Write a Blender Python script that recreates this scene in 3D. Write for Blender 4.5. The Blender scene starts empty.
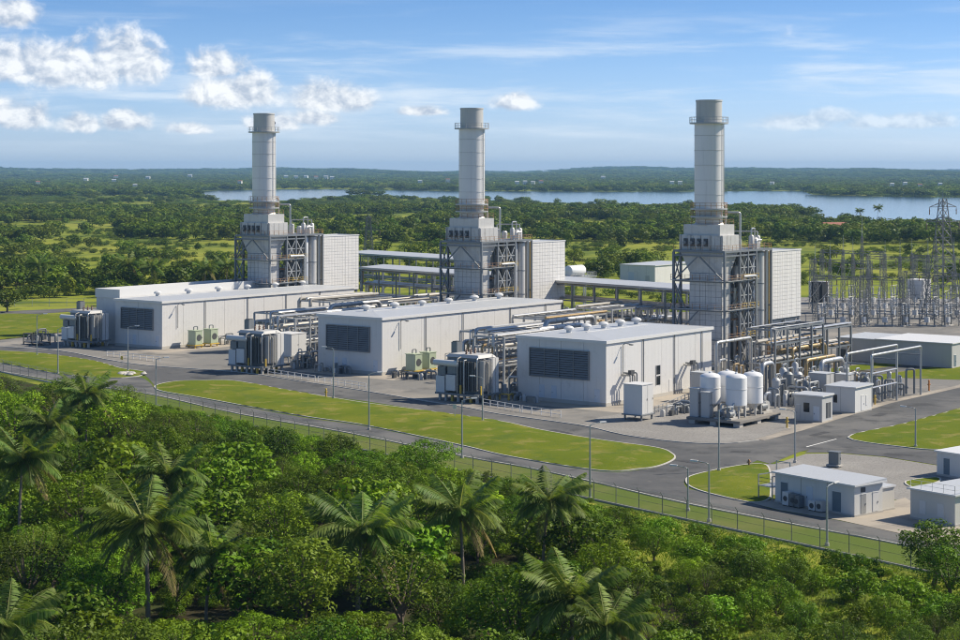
import bpy, math, random
import numpy as np
from mathutils import Vector, Matrix, noise as mnoise
random.seed(7)
SC = bpy.context.scene
COL = SC.collection
R = math.radians

# ---------------------------------------------------------------- camera
F, HC, YH = 1825.0, 40.0, 170.0          # focal length in photo pixels, camera height, horizon row (960x640 photo)
cam_d = bpy.data.cameras.new('camera')
cam = bpy.data.objects.new('camera', cam_d); COL.objects.link(cam)
cam.location = (0, 0, HC); cam.rotation_euler = (R(90), 0, 0)
cam_d.sensor_width = 36.0; cam_d.lens = F/960*36.0
cam_d.shift_y = -(320-YH)/960
cam_d.clip_start = 1.0; cam_d.clip_end = 60000
SC.camera = cam

# ---------------------------------------------------------------- sky, sun, exposure
SUN_EL, SUN_AZ = R(41), R(18)             # azimuth measured from +X towards +Y
sdir = Vector((math.cos(SUN_EL)*math.cos(SUN_AZ), math.cos(SUN_EL)*math.sin(SUN_AZ), math.sin(SUN_EL)))
sun_d = bpy.data.lights.new('sun', 'SUN'); sun_d.energy = 4.7; sun_d.angle = R(0.53); sun_d.color = (1.0, 0.90, 0.74)
sun = bpy.data.objects.new('sun', sun_d); COL.objects.link(sun)
sun.rotation_euler = sdir.to_track_quat('Z', 'Y').to_euler()
vs = SC.view_settings
SC.display_settings.display_device = 'sRGB'
vs.view_transform = 'Standard'; vs.look = 'None'; vs.exposure = 0.50; vs.gamma = 1.0; vs.use_curve_mapping = False
SC.cycles.use_denoising = True; SC.cycles.filter_width = 1.1
SC.cycles.max_bounces = 6; SC.cycles.diffuse_bounces = 2; SC.cycles.transparent_max_bounces = 4; SC.cycles.volume_bounces = 0
SC.cycles.sample_clamp_indirect = 6.0

class X:
    """A node socket that can be used in arithmetic."""
    def __init__(s, nt, sock): s.nt, s.k = nt, sock
    def _m(s, op, *o):
        n = s.nt.nodes.new('ShaderNodeMath'); n.operation = op
        for i, v in enumerate((s,)+o):
            if isinstance(v, X): s.nt.links.new(v.k, n.inputs[i])
            else: n.inputs[i].default_value = v
        return X(s.nt, n.outputs[0])
    def __add__(s, o): return s._m('ADD', o)
    def __sub__(s, o): return s._m('SUBTRACT', o)
    def __mul__(s, o): return s._m('MULTIPLY', o)
    def __truediv__(s, o): return s._m('DIVIDE', o)
    def max(s, o): return s._m('MAXIMUM', o)
    def min(s, o): return s._m('MINIMUM', o)
    def smooth(s, a, b):
        n = s.nt.nodes.new('ShaderNodeMapRange'); n.interpolation_type = 'SMOOTHSTEP'
        s.nt.links.new(s.k, n.inputs['Value'])
        n.inputs['From Min'].default_value = a; n.inputs['From Max'].default_value = b
        return X(s.nt, n.outputs['Result'])
def link(nt, a, b): nt.links.new(a.k if isinstance(a, X) else a, b)
def mixc(nt, fac, a, b, mode='MIX'):
    n = nt.nodes.new('ShaderNodeMix'); n.data_type = 'RGBA'; n.blend_type = mode
    for v, i in ((fac, n.inputs['Factor']), (a, n.inputs[6]), (b, n.inputs[7])):
        if isinstance(v, (X,)) or hasattr(v, 'is_linked'): link(nt, v, i)
        elif isinstance(v, (int, float)): i.default_value = v
        else: i.default_value = (*v, 1)
    return n.outputs[2]
def noise_node(nt, vec, scale, detail=4, rough=0.55, dist=0.0):
    n = nt.nodes.new('ShaderNodeTexNoise'); n.inputs['Scale'].default_value = scale
    n.inputs['Detail'].default_value = detail; n.inputs['Roughness'].default_value = rough; n.inputs['Distortion'].default_value = dist
    if vec is not None: link(nt, vec, n.inputs['Vector'])
    return X(nt, n.outputs['Fac'])

world = bpy.data.worlds.new('World'); SC.world = world; world.use_nodes = True
def build_world():
    nt = world.node_tree; nt.nodes.clear()
    out = nt.nodes.new('ShaderNodeOutputWorld'); bg = nt.nodes.new('ShaderNodeBackground')
    sky = nt.nodes.new('ShaderNodeTexSky'); sky.sky_type = 'NISHITA'; sky.sun_disc = False
    sky.sun_elevation = SUN_EL; sky.sun_rotation = math.pi/2 - SUN_AZ
    sky.air_density = 1.0; sky.dust_density = 0.35; sky.ozone_density = 2.2; sky.altitude = 60
    tc = nt.nodes.new('ShaderNodeTexCoord'); sp = nt.nodes.new('ShaderNodeSeparateXYZ')
    nt.links.new(tc.outputs['Generated'], sp.inputs[0])
    x, y, z = (X(nt, sp.outputs[i]) for i in range(3))
    az = x._m('ARCTAN2', y)*F; el = z._m('ARCSINE')*F          # direction in the units of the photo's pixels
    # the clear sky deepens to blue a few degrees above the horizon
    tint = mixc(nt, el.smooth(-30, 210), (0.88, 1.12, 1.84), (0.43, 0.66, 1.10))
    tint = mixc(nt, el.smooth(260, 1100), tint, (0.92, 0.96, 1.0))
    skyc = mixc(nt, 1.0, sky.outputs[0], tint, 'MULTIPLY')
    # cumulus: soft bodies with flat bases, broken up by noise
    blobs = [(-400,96,112,44),(-352,104,66,50),(-455,100,88,40),(-462,148,46,28),(-242,74,78,36),(-262,100,44,30),(-150,68,64,30),(-450,48,46,24),(-395,44,34,18),(-480,56,60,28),
             (-352,46,36,20),(-290,40,30,12),(-205,46,44,18),(-165,50,40,16),(36,66,40,16),(310,46,62,16),(415,46,80,15),(345,52,36,14),(-60,58,36,10)]
    f = None
    for (cx, cy, rx, ry) in blobs:
        dx = (az-cx)*(1/rx); dy = el-cy
        dy = (dy*(1/ry)).max(dy*(-1/(ry*0.55)))
        d = (dx*dx+dy*dy)._m('SQRT')*(-1.0)+1.0
        f = d if f is None else f._m('SMOOTH_MAX', d, 0.18)
    cv = nt.nodes.new('ShaderNodeCombineXYZ'); link(nt, az*(1/44), cv.inputs[0]); link(nt, el*(1/36), cv.inputs[1])
    cv2 = nt.nodes.new('ShaderNodeCombineXYZ'); link(nt, (az+5.0)*(1/44), cv2.inputs[0]); link(nt, (el+7.0)*(1/36), cv2.inputs[1])
    n1 = noise_node(nt, cv.outputs[0], 1.7, 7, 0.58, 0.25); n2 = noise_node(nt, cv2.outputs[0], 1.7, 7, 0.58, 0.25)
    # scattered small cumulus all round the sky, with the same noise at a larger scale
    cv3 = nt.nodes.new('ShaderNodeCombineXYZ'); link(nt, az*(1/420), cv3.inputs[0]); link(nt, el*(1/150), cv3.inputs[1]); cv3.inputs[2].default_value = 3.1
    n3 = noise_node(nt, cv3.outputs[0], 1.0, 3, 0.5)
    scat = (n3-0.66)*4.0
    dens = f.max(scat*0.6)*1.55 + (n1-0.56)*1.7
    cov = dens.smooth(0.06, 0.85)*0.88*(az.smooth(20, 260)*(-0.5)+1.0)
    # thin veils drawn out sideways
    cw = nt.nodes.new('ShaderNodeCombineXYZ'); link(nt, az*(1/190), cw.inputs[0]); link(nt, el*(1/20), cw.inputs[1]); cw.inputs[2].default_value = 8.4
    nw = noise_node(nt, cw.outputs[0], 1.0, 6, 0.6, 0.3)
    veil = nw.smooth(0.42, 0.80)*el.smooth(10, 45)*(el.smooth(90, 190)*(-1.0)+1.0)*0.75
    lit = ((n1-n2)*3.6 + dens*0.22 + 0.36).max(0.0).min(1.0)
    ccol = mixc(nt, lit, (4.7, 5.4, 6.5), (9.8, 9.9, 9.9))
    c = mixc(nt, veil, skyc, (7.8, 8.6, 9.4))
    c = mixc(nt, cov, c, ccol)
    link(nt, c, bg.inputs['Color']); bg.inputs['Strength'].default_value = 0.078
    nt.links.new(bg.outputs[0], out.inputs['Surface'])
build_world()

# ---------------------------------------------------------------- helpers
def G(px, py, z=0.0):
    """Where the ray through a photo pixel meets height z."""
    d = F*(HC-z)/(py-YH)
    return Vector(((px-480)/F*d, d, z))
def px_of(p):
    return 480+F*p[0]/p[1], YH+F*(HC-p[2])/p[1]
UA = math.atan2(0.795, 0.606)                       # the plant's long axis
U = Vector((math.cos(UA), math.sin(UA), 0)); V = Vector((-math.sin(UA), math.cos(UA), 0))
FA = math.atan2(0.785, -0.62)                       # along the fence and the front roads
def plant(o, u, v, z=0.0): return Vector(o)+U*u+V*v+Vector((0, 0, z))

def tag(o, label=None, cat=None, group=None, kind=None):
    if label: o['label'] = label
    if cat: o['category'] = cat
    if group: o['group'] = group
    if kind: o['kind'] = kind
    return o
def thing(name, label, cat, loc=(0, 0, 0), rotz=0.0, group=None, s=None):
    o = bpy.data.objects.new(name, None); COL.objects.link(o)
    o.location = loc; o.rotation_euler = (0, 0, rotz); o.empty_display_size = 0.5
    if s is not None: o.scale = s if hasattr(s, '__len__') else (s, s, s)
    return tag(o, label, cat, group)
def put(name, mesh, parent=None, loc=(0, 0, 0), rot=(0, 0, 0), s=None):
    o = bpy.data.objects.new(name, mesh); COL.objects.link(o)
    o.location = loc; o.rotation_euler = rot
    if s is not None: o.scale = s if hasattr(s, '__len__') else (s, s, s)
    o.parent = parent
    return o
KIDS = {}
def copy_tree(o, parent=None):
    c = o.copy(); COL.objects.link(c); c.parent = parent
    for ch in o.children: copy_tree(ch, c)
    return c
def copy_of(o, loc, rotz=None, label=None, group=None, s=None):
    c = copy_tree(o); c.location = loc
    if rotz is not None: c.rotation_euler = (0, 0, rotz)
    if s is not None: c.scale = s if hasattr(s, '__len__') else (s, s, s)
    if label: c['label'] = label
    if group: c['group'] = group
    return c

class MB:
    """Collects shapes into one mesh."""
    def __init__(s): s.v = []; s.f = []
    def add(s, vs, fs):
        b = len(s.v); s.v.extend([tuple(p) for p in vs]); s.f.extend([tuple(i+b for i in f) for f in fs]); return s
    def box(s, x0, x1, y0, y1, z0, z1):
        return s.add([(x0,y0,z0),(x1,y0,z0),(x1,y1,z0),(x0,y1,z0),(x0,y0,z1),(x1,y0,z1),(x1,y1,z1),(x0,y1,z1)],
                     [(3,2,1,0),(4,5,6,7),(0,1,5,4),(1,2,6,5),(2,3,7,6),(3,0,4,7)])
    def hexa(s, lo, hi):        # two quads (lists of 4 points), lower then upper
        return s.add(list(lo)+list(hi), [(3,2,1,0),(4,5,6,7),(0,1,5,4),(1,2,6,5),(2,3,7,6),(3,0,4,7)])
    def prism(s, pts, z0, z1):
        n = len(pts)
        return s.add([(p[0],p[1],z0) for p in pts]+[(p[0],p[1],z1) for p in pts],
                     [tuple(range(n-1,-1,-1)), tuple(range(n,2*n))]+[(i,(i+1)%n,n+(i+1)%n,n+i) for i in range(n)])
    def tube(s, p, q, r, n=8, r2=None, caps=True):
        p, q = Vector(p), Vector(q); d = q-p
        if d.length < 1e-6: return s
        d.normalize(); a = d.orthogonal().normalized(); b = d.cross(a); r2 = r if r2 is None else r2
        vs = []
        for c, rr in ((p, r), (q, r2)):
            for i in range(n):
                t = 2*math.pi*i/n; vs.append(c+(a*math.cos(t)+b*math.sin(t))*rr)
        fs = [(i,(i+1)%n,n+(i+1)%n,n+i) for i in range(n)]
        if caps: fs += [tuple(range(n-1,-1,-1)), tuple(range(n,2*n))]
        return s.add(vs, fs)
    def beam(s, p, q, w, h=None):
        p, q = Vector(p), Vector(q); d = (q-p)
        if d.length < 1e-6: return s
        d.normalize(); h = h or w
        up = Vector((0,0,1)) if abs(d.z) < 0.95 else Vector((1,0,0))
        a = d.cross(up).normalized(); b = a.cross(d)
        vs = [c+a*i*w/2+b*j*h/2 for c in (p, q) for i, j in ((-1,-1),(1,-1),(1,1),(-1,1))]
        return s.add(vs, [(3,2,1,0),(4,5,6,7),(0,1,5,4),(1,2,6,5),(2,3,7,6),(3,0,4,7)])
    def lathe(s, prof, n=24, c=(0,0,0)):
        vs = []; m = len(prof)
        for (r, z) in prof:
            for i in range(n):
                t = 2*math.pi*i/n; vs.append((c[0]+r*math.cos(t), c[1]+r*math.sin(t), c[2]+z))
        fs = [(k*n+i, k*n+(i+1)%n, (k+1)*n+(i+1)%n, (k+1)*n+i) for k in range(m-1) for i in range(n)]
        fs += [tuple(range(n-1,-1,-1)), tuple(range((m-1)*n, m*n))]
        return s.add(vs, fs)
    def pipe(s, pts, r, n=8, bend=None):
        """A pipe along a polyline with rounded elbows."""
        pts = [Vector(p) for p in pts]; bend = bend or r*2.2
        path = [pts[0]]
        for i in range(1, len(pts)-1):
            a, b, c = pts[i-1], pts[i], pts[i+1]
            l = min(bend, (a-b).length*0.45, (c-b).length*0.45)
            p, q = b+(a-b).normalized()*l, b+(c-b).normalized()*l
            for t in (0, 0.33, 0.67, 1): path.append(p*(1-t)**2+b*2*t*(1-t)+q*t*t)
        path.append(pts[-1])
        m = len(path); vs = []; prev = None
        for i in range(m):
            d = (path[min(i+1,m-1)]-path[max(i-1,0)]).normalized()
            a = d.orthogonal().normalized() if prev is None else (prev-d*prev.dot(d)).normalized()
            prev = a; b = d.cross(a)
            for k in range(n):
                t = 2*math.pi*k/n; vs.append(path[i]+(a*math.cos(t)+b*math.sin(t))*r)
        fs = [(k*n+i, k*n+(i+1)%n, (k+1)*n+(i+1)%n, (k+1)*n+i) for k in range(m-1) for i in range(n)]
        fs += [tuple(range(n-1,-1,-1)), tuple(range((m-1)*n, m*n))]
        return s.add(vs, fs)
    def mesh(s, name, mat):
        me = bpy.data.meshes.new(name); me.from_pydata(s.v, [], s.f); me.materials.append(MAT[mat] if isinstance(mat, str) else mat)
        if len(s.f) > 6 and any(len(f) == 4 for f in s.f):
            me.polygons.foreach_set('use_smooth', [True]*len(s.f)); me.set_sharp_from_angle(angle=R(38))
        me.update(); return me
    def build(s, name, mat, parent=None, loc=(0,0,0), rot=(0,0,0)):
        return put(name, s.mesh(name, mat), parent, loc, rot)

# ---------------------------------------------------------------- materials
MAT = {}
def new_mat(name):
    m = bpy.data.materials.new(name); m.use_nodes = True; nt = m.node_tree
    b = nt.nodes['Principled BSDF']; MAT[name] = m
    return m, nt, b
def objpos(nt):
    g = nt.nodes.new('ShaderNodeNewGeometry'); return g.outputs['Position']
def mat(name, col, rough=0.6, metal=0.0, var=0.12, scale=0.6, dirt=None, streak=0.0, bump=0.0, bscale=8.0, spec=0.5):
    """Plain paint, metal or mineral with uneven tone, dirt patches and rain streaks of its own."""
    m, nt, b = new_mat(name)
    p = objpos(nt)
    n = noise_node(nt, p, scale, 5, 0.6); n2 = noise_node(nt, p, scale*7.3, 3, 0.6)
    t = ((n-0.5)*1.3+(n2-0.5)*0.7)*var*2
    lo = tuple(c*(1-var*1.6) for c in col); hi = tuple(min(1, c*(1+var)) for c in col)
    c = mixc(nt, (t+0.5).max(0.0).min(1.0) if var else 0.5, lo, hi)
    if dirt:
        nd = noise_node(nt, p, scale*1.9, 6, 0.68); c = mixc(nt, nd.smooth(0.54, 0.78)*0.55, c, dirt)
    if streak:
        mp = nt.nodes.new('ShaderNodeMapping'); mp.inputs['Scale'].default_value = (1.6, 1.6, 0.06); nt.links.new(p, mp.inputs['Vector'])
        ns = noise_node(nt, mp.outputs[0], 1.0, 5, 0.65); c = mixc(nt, ns.smooth(0.52, 0.75)*streak, c, tuple(k*0.55 for k in col))
    link(nt, c, b.inputs['Base Color'])
    b.inputs['Roughness'].default_value = rough; b.inputs['Metallic'].default_value = metal; b.inputs['Specular IOR Level'].default_value = spec
    if bump:
        bp = nt.nodes.new('ShaderNodeBump'); bp.inputs['Strength'].default_value = bump; bp.inputs['Distance'].default_value = 0.05
        link(nt, noise_node(nt, p, bscale, 4, 0.6), bp.inputs['Height']); nt.links.new(bp.outputs[0], b.inputs['Normal'])
    return m
def ribbed(name, col, pitch, depth, axis_uv, rough=0.5, streak=0.25, var=0.06, metal=0.0):
    """Profiled sheet: fine upright ribs as relief."""
    m = mat(name, col, rough, metal, var, 0.25, streak=streak, dirt=tuple(c*0.72 for c in col) if streak else None); nt = m.node_tree; b = nt.nodes['Principled BSDF']
    tc = nt.nodes.new('ShaderNodeTexCoord'); sp = nt.nodes.new('ShaderNodeSeparateXYZ'); nt.links.new(tc.outputs['Object'], sp.inputs[0])
    a = X(nt, sp.outputs[0])
    for i in (1, 2):
        if i in axis_uv: a = a + X(nt, sp.outputs[i])
    h = (a*(2*math.pi/pitch))._m('SINE').smooth(-0.3, 0.6)
    bp = nt.nodes.new('ShaderNodeBump'); bp.inputs['Strength'].default_value = 0.6; bp.inputs['Distance'].default_value = depth
    link(nt, h, bp.inputs['Height']); nt.links.new(bp.outputs[0], b.inputs['Normal'])
    return m
ribbed('cladding', (0.64, 0.635, 0.62), 0.42, 0.008, (1,), 0.5, 0.18, 0.06)
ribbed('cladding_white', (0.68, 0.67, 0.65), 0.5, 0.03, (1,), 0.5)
ribbed('roof_sheet', (0.45, 0.47, 0.49), 0.6, 0.04, (), 0.45, 0.0, 0.14)
mat('roof_pale', (0.46, 0.48, 0.50), 0.5, 0, 0.1, 0.3, dirt=(0.36,0.36,0.35))
mat('trim_white', (0.66, 0.66, 0.65), 0.45, 0, 0.06, 0.5)
mat('plinth', (0.46, 0.44, 0.40), 0.85, 0, 0.15, 0.5, streak=0.3)
mat('louvre_dark', (0.07, 0.075, 0.08), 0.55, 0.2, 0.15, 0.8)
mat('slat_grey', (0.20, 0.21, 0.22), 0.5, 0.3, 0.1, 0.8)
mat('door_pale', (0.55, 0.60, 0.66), 0.5, 0, 0.06)
mat('door_blue', (0.12, 0.17, 0.21), 0.5, 0, 0.08)
mat('glass_dark', (0.02, 0.025, 0.03), 0.08, 0, 0.0)
mat('stack_steel', (0.72, 0.71, 0.70), 0.36, 0.15, 0.08, 0.35, streak=0.35)
mat('stack_cap', (0.54, 0.53, 0.51), 0.55, 0.4, 0.15, 0.5, streak=0.5)
mat('casing', (0.55, 0.545, 0.53), 0.5, 0.25, 0.16, 0.5, dirt=(0.24,0.19,0.14), streak=0.65)
mat('steel', (0.20, 0.22, 0.24), 0.55, 0.4, 0.15, 0.7, dirt=(0.16,0.12,0.09))
mat('steel_pale', (0.42, 0.43, 0.43), 0.5, 0.45, 0.15, 0.7, dirt=(0.26,0.22,0.18))
mat('lattice_grey', (0.17, 0.18, 0.185), 0.55, 0.4, 0.12, 0.9)
mat('galvanised', (0.38, 0.40, 0.41), 0.5, 0.6, 0.1, 0.9)
mat('pipe_silver', (0.50, 0.50, 0.49), 0.38, 0.7, 0.12, 0.8, dirt=(0.38,0.34,0.28))
mat('pipe_lagged', (0.42, 0.40, 0.36), 0.5, 0.3, 0.16, 0.8, dirt=(0.30,0.22,0.13))
mat('pipe_brass', (0.42, 0.30, 0.15), 0.4, 0.6, 0.2, 0.9, dirt=(0.5,0.46,0.38))
mat('rust_rail', (0.34, 0.20, 0.11), 0.7, 0.1, 0.25, 1.2, dirt=(0.45,0.38,0.28))
mat('orange_paint', (0.55, 0.20, 0.04), 0.6, 0, 0.15, 1.0)
mat('yellow_paint', (0.62, 0.42, 0.06), 0.55, 0, 0.18, 1.0, dirt=(0.3,0.22,0.1))
mat('red_paint', (0.45, 0.06, 0.04), 0.5, 0, 0.1)
mat('tank_white', (0.76, 0.77, 0.78), 0.35, 0, 0.05, 0.4, streak=0.12)
mat('cabinet_green', (0.40, 0.47, 0.34), 0.5, 0, 0.08, 0.8)
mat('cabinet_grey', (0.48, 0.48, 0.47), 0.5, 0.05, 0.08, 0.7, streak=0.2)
mat('cabinet_pale', (0.64, 0.64, 0.63), 0.5, 0, 0.07, 0.7, streak=0.15)
mat('machine_grey', (0.20, 0.215, 0.225), 0.5, 0.2, 0.15, 0.8, streak=0.25)
mat('machine_dark', (0.08, 0.085, 0.09), 0.6, 0.2, 0.15, 0.8)
mat('insulator', (0.20, 0.13, 0.10), 0.35, 0, 0.1)
mat('black_paint', (0.015, 0.016, 0.018), 0.5, 0, 0.1)
mat('roof_red', (0.32, 0.12, 0.08), 0.8, 0, 0.15)
mat('house_white', (0.72, 0.70, 0.66), 0.7, 0, 0.1)
mat('lamp_glass', (0.75, 0.77, 0.78), 0.2, 0, 0.0)
mat('beige_wall', (0.60, 0.58, 0.53), 0.7, 0, 0.06, 0.5, streak=0.15)
mat('shed_wall', (0.62, 0.62, 0.60), 0.6, 0, 0.06, 0.5, streak=0.2)
mat('kerb', (0.50, 0.48, 0.44), 0.85, 0, 0.18, 0.6, dirt=(0.28,0.26,0.22))
mat('bark', (0.16, 0.12, 0.085), 0.9, 0, 0.25, 2.0, bump=0.5, bscale=6)
mat('palm_bark', (0.26, 0.22, 0.18), 0.9, 0, 0.25, 2.0, bump=0.5, bscale=6)
mat('line_white', (0.70, 0.70, 0.67), 0.7, 0, 0.15, 2.0, dirt=(0.35,0.35,0.34))
def ground_mat(name, cols, scales, rough=0.95, bump=0.4, bscale=3.0, spots=None):
    m, nt, b = new_mat(name); p = objpos(nt)
    c = cols[0]
    for k, (col, s, lo, hi, amt) in enumerate(scales):
        n = noise_node(nt, p, s, 6, 0.62, 0.3)
        c = mixc(nt, n.smooth(lo, hi)*amt, c, col)
    link(nt, c, b.inputs['Base Color']); b.inputs['Roughness'].default_value = rough; b.inputs['Specular IOR Level'].default_value = 0.06
    bp = nt.nodes.new('ShaderNodeBump'); bp.inputs['Strength'].default_value = bump; bp.inputs['Distance'].default_value = 0.08
    link(nt, noise_node(nt, p, bscale, 5, 0.65), bp.inputs['Height']); nt.links.new(bp.outputs[0], b.inputs['Normal'])
    return m
ground_mat('asphalt', [(0.105,0.107,0.110)], [((0.165,0.163,0.158),0.06,0.42,0.62,0.85),((0.065,0.067,0.070),0.17,0.52,0.68,0.75),((0.19,0.185,0.175),0.9,0.56,0.75,0.45),((0.05,0.05,0.052),0.5,0.66,0.78,0.5)], 0.9, 0.25, 14)
ground_mat('asphalt_new', [(0.075,0.076,0.080)], [((0.11,0.11,0.11),0.8,0.45,0.7,0.7)], 0.85, 0.25, 14)
ground_mat('concrete', [(0.20,0.195,0.185)], [((0.31,0.285,0.25),0.05,0.46,0.66,0.85),((0.12,0.12,0.118),0.13,0.5,0.70,0.75),((0.28,0.265,0.24),1.2,0.5,0.8,0.4)], 0.9, 0.15, 8)
ground_mat('paving', [(0.38,0.34,0.285)], [((0.25,0.23,0.205),0.1,0.45,0.65,0.8),((0.20,0.19,0.17),0.6,0.55,0.8,0.4)], 0.9, 0.15, 8)
ground_mat('gravel', [(0.26,0.25,0.235)], [((0.33,0.32,0.30),0.09,0.45,0.7,0.7),((0.17,0.165,0.16),2.6,0.48,0.66,0.7),((0.40,0.39,0.37),5.0,0.58,0.74,0.6)], 0.95, 0.8, 7)
ground_mat('forest_floor_shade', [(0.045,0.040,0.022)], [((0.05,0.075,0.016),0.2,0.45,0.65,0.7),((0.025,0.022,0.012),1.0,0.5,0.7,0.7)], 1.0, 0.9, 3)  # leaf litter, coloured dark so gaps between the trees read as shade
ground_mat('lawn', [(0.115,0.150,0.012)], [((0.170,0.185,0.020),0.07,0.42,0.66,0.85),((0.085,0.130,0.018),0.16,0.5,0.66,0.85),((0.26,0.22,0.07),0.22,0.52,0.68,0.75),((0.075,0.125,0.018),3.5,0.5,0.7,0.5)], 1.0, 0.9, 5)
ground_mat('verge', [(0.095,0.138,0.020)], [((0.150,0.158,0.045),0.10,0.42,0.66,0.8),((0.095,0.130,0.030),0.20,0.5,0.72,0.75),((0.10,0.140,0.03),3.5,0.5,0.7,0.5)], 1.0, 0.9, 5)
ground_mat('grassland', [(0.190,0.225,0.026)], [((0.280,0.285,0.045),0.006,0.42,0.62,0.8),((0.085,0.125,0.022),0.016,0.48,0.62,0.85),((0.055,0.090,0.016),0.07,0.50,0.66,0.75),((0.20,0.17,0.08),0.04,0.66,0.8,0.5)], 1.0, 0.9, 1.0)
def water_mat():
    m, nt, b = new_mat('water'); p = objpos(nt)
    b.inputs['Base Color'].default_value = (0.05, 0.08, 0.10, 1); b.inputs['Roughness'].default_value = 0.10; b.inputs['IOR'].default_value = 1.33
    bp = nt.nodes.new('ShaderNodeBump'); bp.inputs['Strength'].default_value = 0.12; bp.inputs['Distance'].default_value = 0.1
    link(nt, noise_node(nt, p, 0.4, 4, 0.6), bp.inputs['Height']); nt.links.new(bp.outputs[0], b.inputs['Normal'])
water_mat()
def leaf_mat(name, lo, hi, pale, trans=0.35):
    """Leaves: tone varies from leaf to leaf and from plant to plant; some light passes through."""
    m, nt, b = new_mat(name); out = nt.nodes['Material Output']
    at = nt.nodes.new('ShaderNodeAttribute'); at.attribute_name = 'tint'
    oi = nt.nodes.new('ShaderNodeObjectInfo')
    t = X(nt, at.outputs['Fac']); r = X(nt, oi.outputs['Random'])
    c = mixc(nt, (t*0.75+r*0.5-0.12).max(0.0).min(1.0), lo, hi)
    c = mixc(nt, ((t*7.13)._m('FRACT')).smooth(0.88, 1.0)*0.5, c, pale)
    hs = nt.nodes.new('ShaderNodeHueSaturation'); link(nt, (r*3.7)._m('FRACT')*0.034+0.480, hs.inputs['Hue'])
    link(nt, ((r*11.3)._m('FRACT'))*0.62+0.66, hs.inputs['Value']); hs.inputs['Saturation'].default_value = 1.0; link(nt, c, hs.inputs['Color'])
    link(nt, hs.outputs[0], b.inputs['Base Color']); b.inputs['Roughness'].default_value = 0.5; b.inputs['Specular IOR Level'].default_value = 0.10
    tr = nt.nodes.new('ShaderNodeBsdfTranslucent'); mx = nt.nodes.new('ShaderNodeMixShader'); mx.inputs[0].default_value = trans
    tc = mixc(nt, 1.0, hs.outputs[0], (1.35, 1.3, 0.6), 'MULTIPLY'); link(nt, tc, tr.inputs['Color'])
    nt.links.new(b.outputs[0], mx.inputs[1]); nt.links.new(tr.outputs[0], mx.inputs[2]); nt.links.new(mx.outputs[0], out.inputs['Surface'])
leaf_mat('leaf', (0.016, 0.048, 0.003), (0.200, 0.345, 0.014), (0.28, 0.36, 0.04), 0.18)
leaf_mat('leaf_dark', (0.020, 0.048, 0.006), (0.155, 0.250, 0.018), (0.18, 0.25, 0.04), 0.2)
leaf_mat('leaf_palm', (0.065, 0.125, 0.022), (0.185, 0.270, 0.055), (0.32, 0.32, 0.14))
leaf_mat('frond_dry', (0.16, 0.13, 0.05), (0.26, 0.22, 0.08), (0.30, 0.25, 0.12), 0.2)
leaf_mat('leaf_fine', (0.045, 0.095, 0.012), (0.180, 0.255, 0.028), (0.24, 0.29, 0.05), 0.22)
leaf_mat('leaf_far', (0.032, 0.070, 0.010), (0.160, 0.225, 0.018), (0.20, 0.25, 0.03), 0.2)
# ---------------------------------------------------------------- terrain, water, roads, lawns
def hill(x, y):
    if y < 4200: return 0.0
    t = min(1.0, (y-4200)/7500); t = t*t*(3-2*t)
    n = mnoise.noise(Vector((x/2100, y/3300, 0.3)))*0.55+mnoise.noise(Vector((x/520, y/1500, 4.3)))*0.40+mnoise.noise(Vector((x/300, y/700, 9.3)))*0.10
    q = x/max(y, 1)                                     # long ridges that close the view
    b = 20*math.exp(-((q+0.140)/0.035)**2)+14*math.exp(-((q+0.075)/0.03)**2)+28*math.exp(-((q-0.078)/0.03)**2)+10*math.exp(-((q-0.2)/0.06)**2)
    return max(0.0, t*(19+52*n+b*min(1, max(0, (y-9000)/2500))))
def build_terrain():
    ys = [-1500, -600, 0, 60, 100, 140, 200, 300, 400, 500, 700, 1000, 1500, 2200, 3000, 3600, 4200]+[4200+i*230 for i in range(1, 46)]
    ys += [15500, 18000, 24000]
    nx = 150; vs = []; fs = []
    for y in ys:
        half = 2500+max(0, y)*0.75
        for i in range(nx):
            x = (i/(nx-1)*2-1)*half; h = hill(x, min(y, 14550))
            vs.append((x, y, h if y < 15000 else h*0.6))
    for j in range(len(ys)-1):
        for i in range(nx-1): fs.append((j*nx+i, j*nx+i+1, (j+1)*nx+i+1, (j+1)*nx+i))
    m = MB(); m.add(vs, fs); o = m.build('ground', 'grassland'); tag(o, 'green grassland stretching to the hills', None, kind='structure')
build_terrain()
def spline(pts, k=6, closed=False):
    pts = [Vector(p) for p in pts]; n = len(pts); out = []
    rng = range(n if closed else n-1)
    for i in rng:
        g = lambda j: pts[j % n] if closed else pts[min(max(j, 0), n-1)]
        a, b, c, d = g(i-1), g(i), g(i+1), g(i+2)
        for t in [s/k for s in range(k)]:
            out.append(0.5*((2*b)+(c-a)*t+(2*a-5*b+4*c-d)*t*t+(3*b-a-3*c+d)*t**3))
    if not closed: out.append(pts[-1])
    return out
def sheet(name, pts, z, material, parent=None, kind='structure', label=None):
    import bmesh
    bm = bmesh.new(); f = bm.faces.new([bm.verts.new((p[0], p[1], z)) for p in pts])
    f.normal_update()
    if f.normal.z < 0: f.normal_flip()
    bmesh.ops.triangulate(bm, faces=bm.faces[:])
    me = bpy.data.meshes.new(name); bm.to_mesh(me); bm.free(); me.materials.append(MAT[material])
    o = put(name, me, parent); tag(o, label, None, kind=kind); return o
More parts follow.
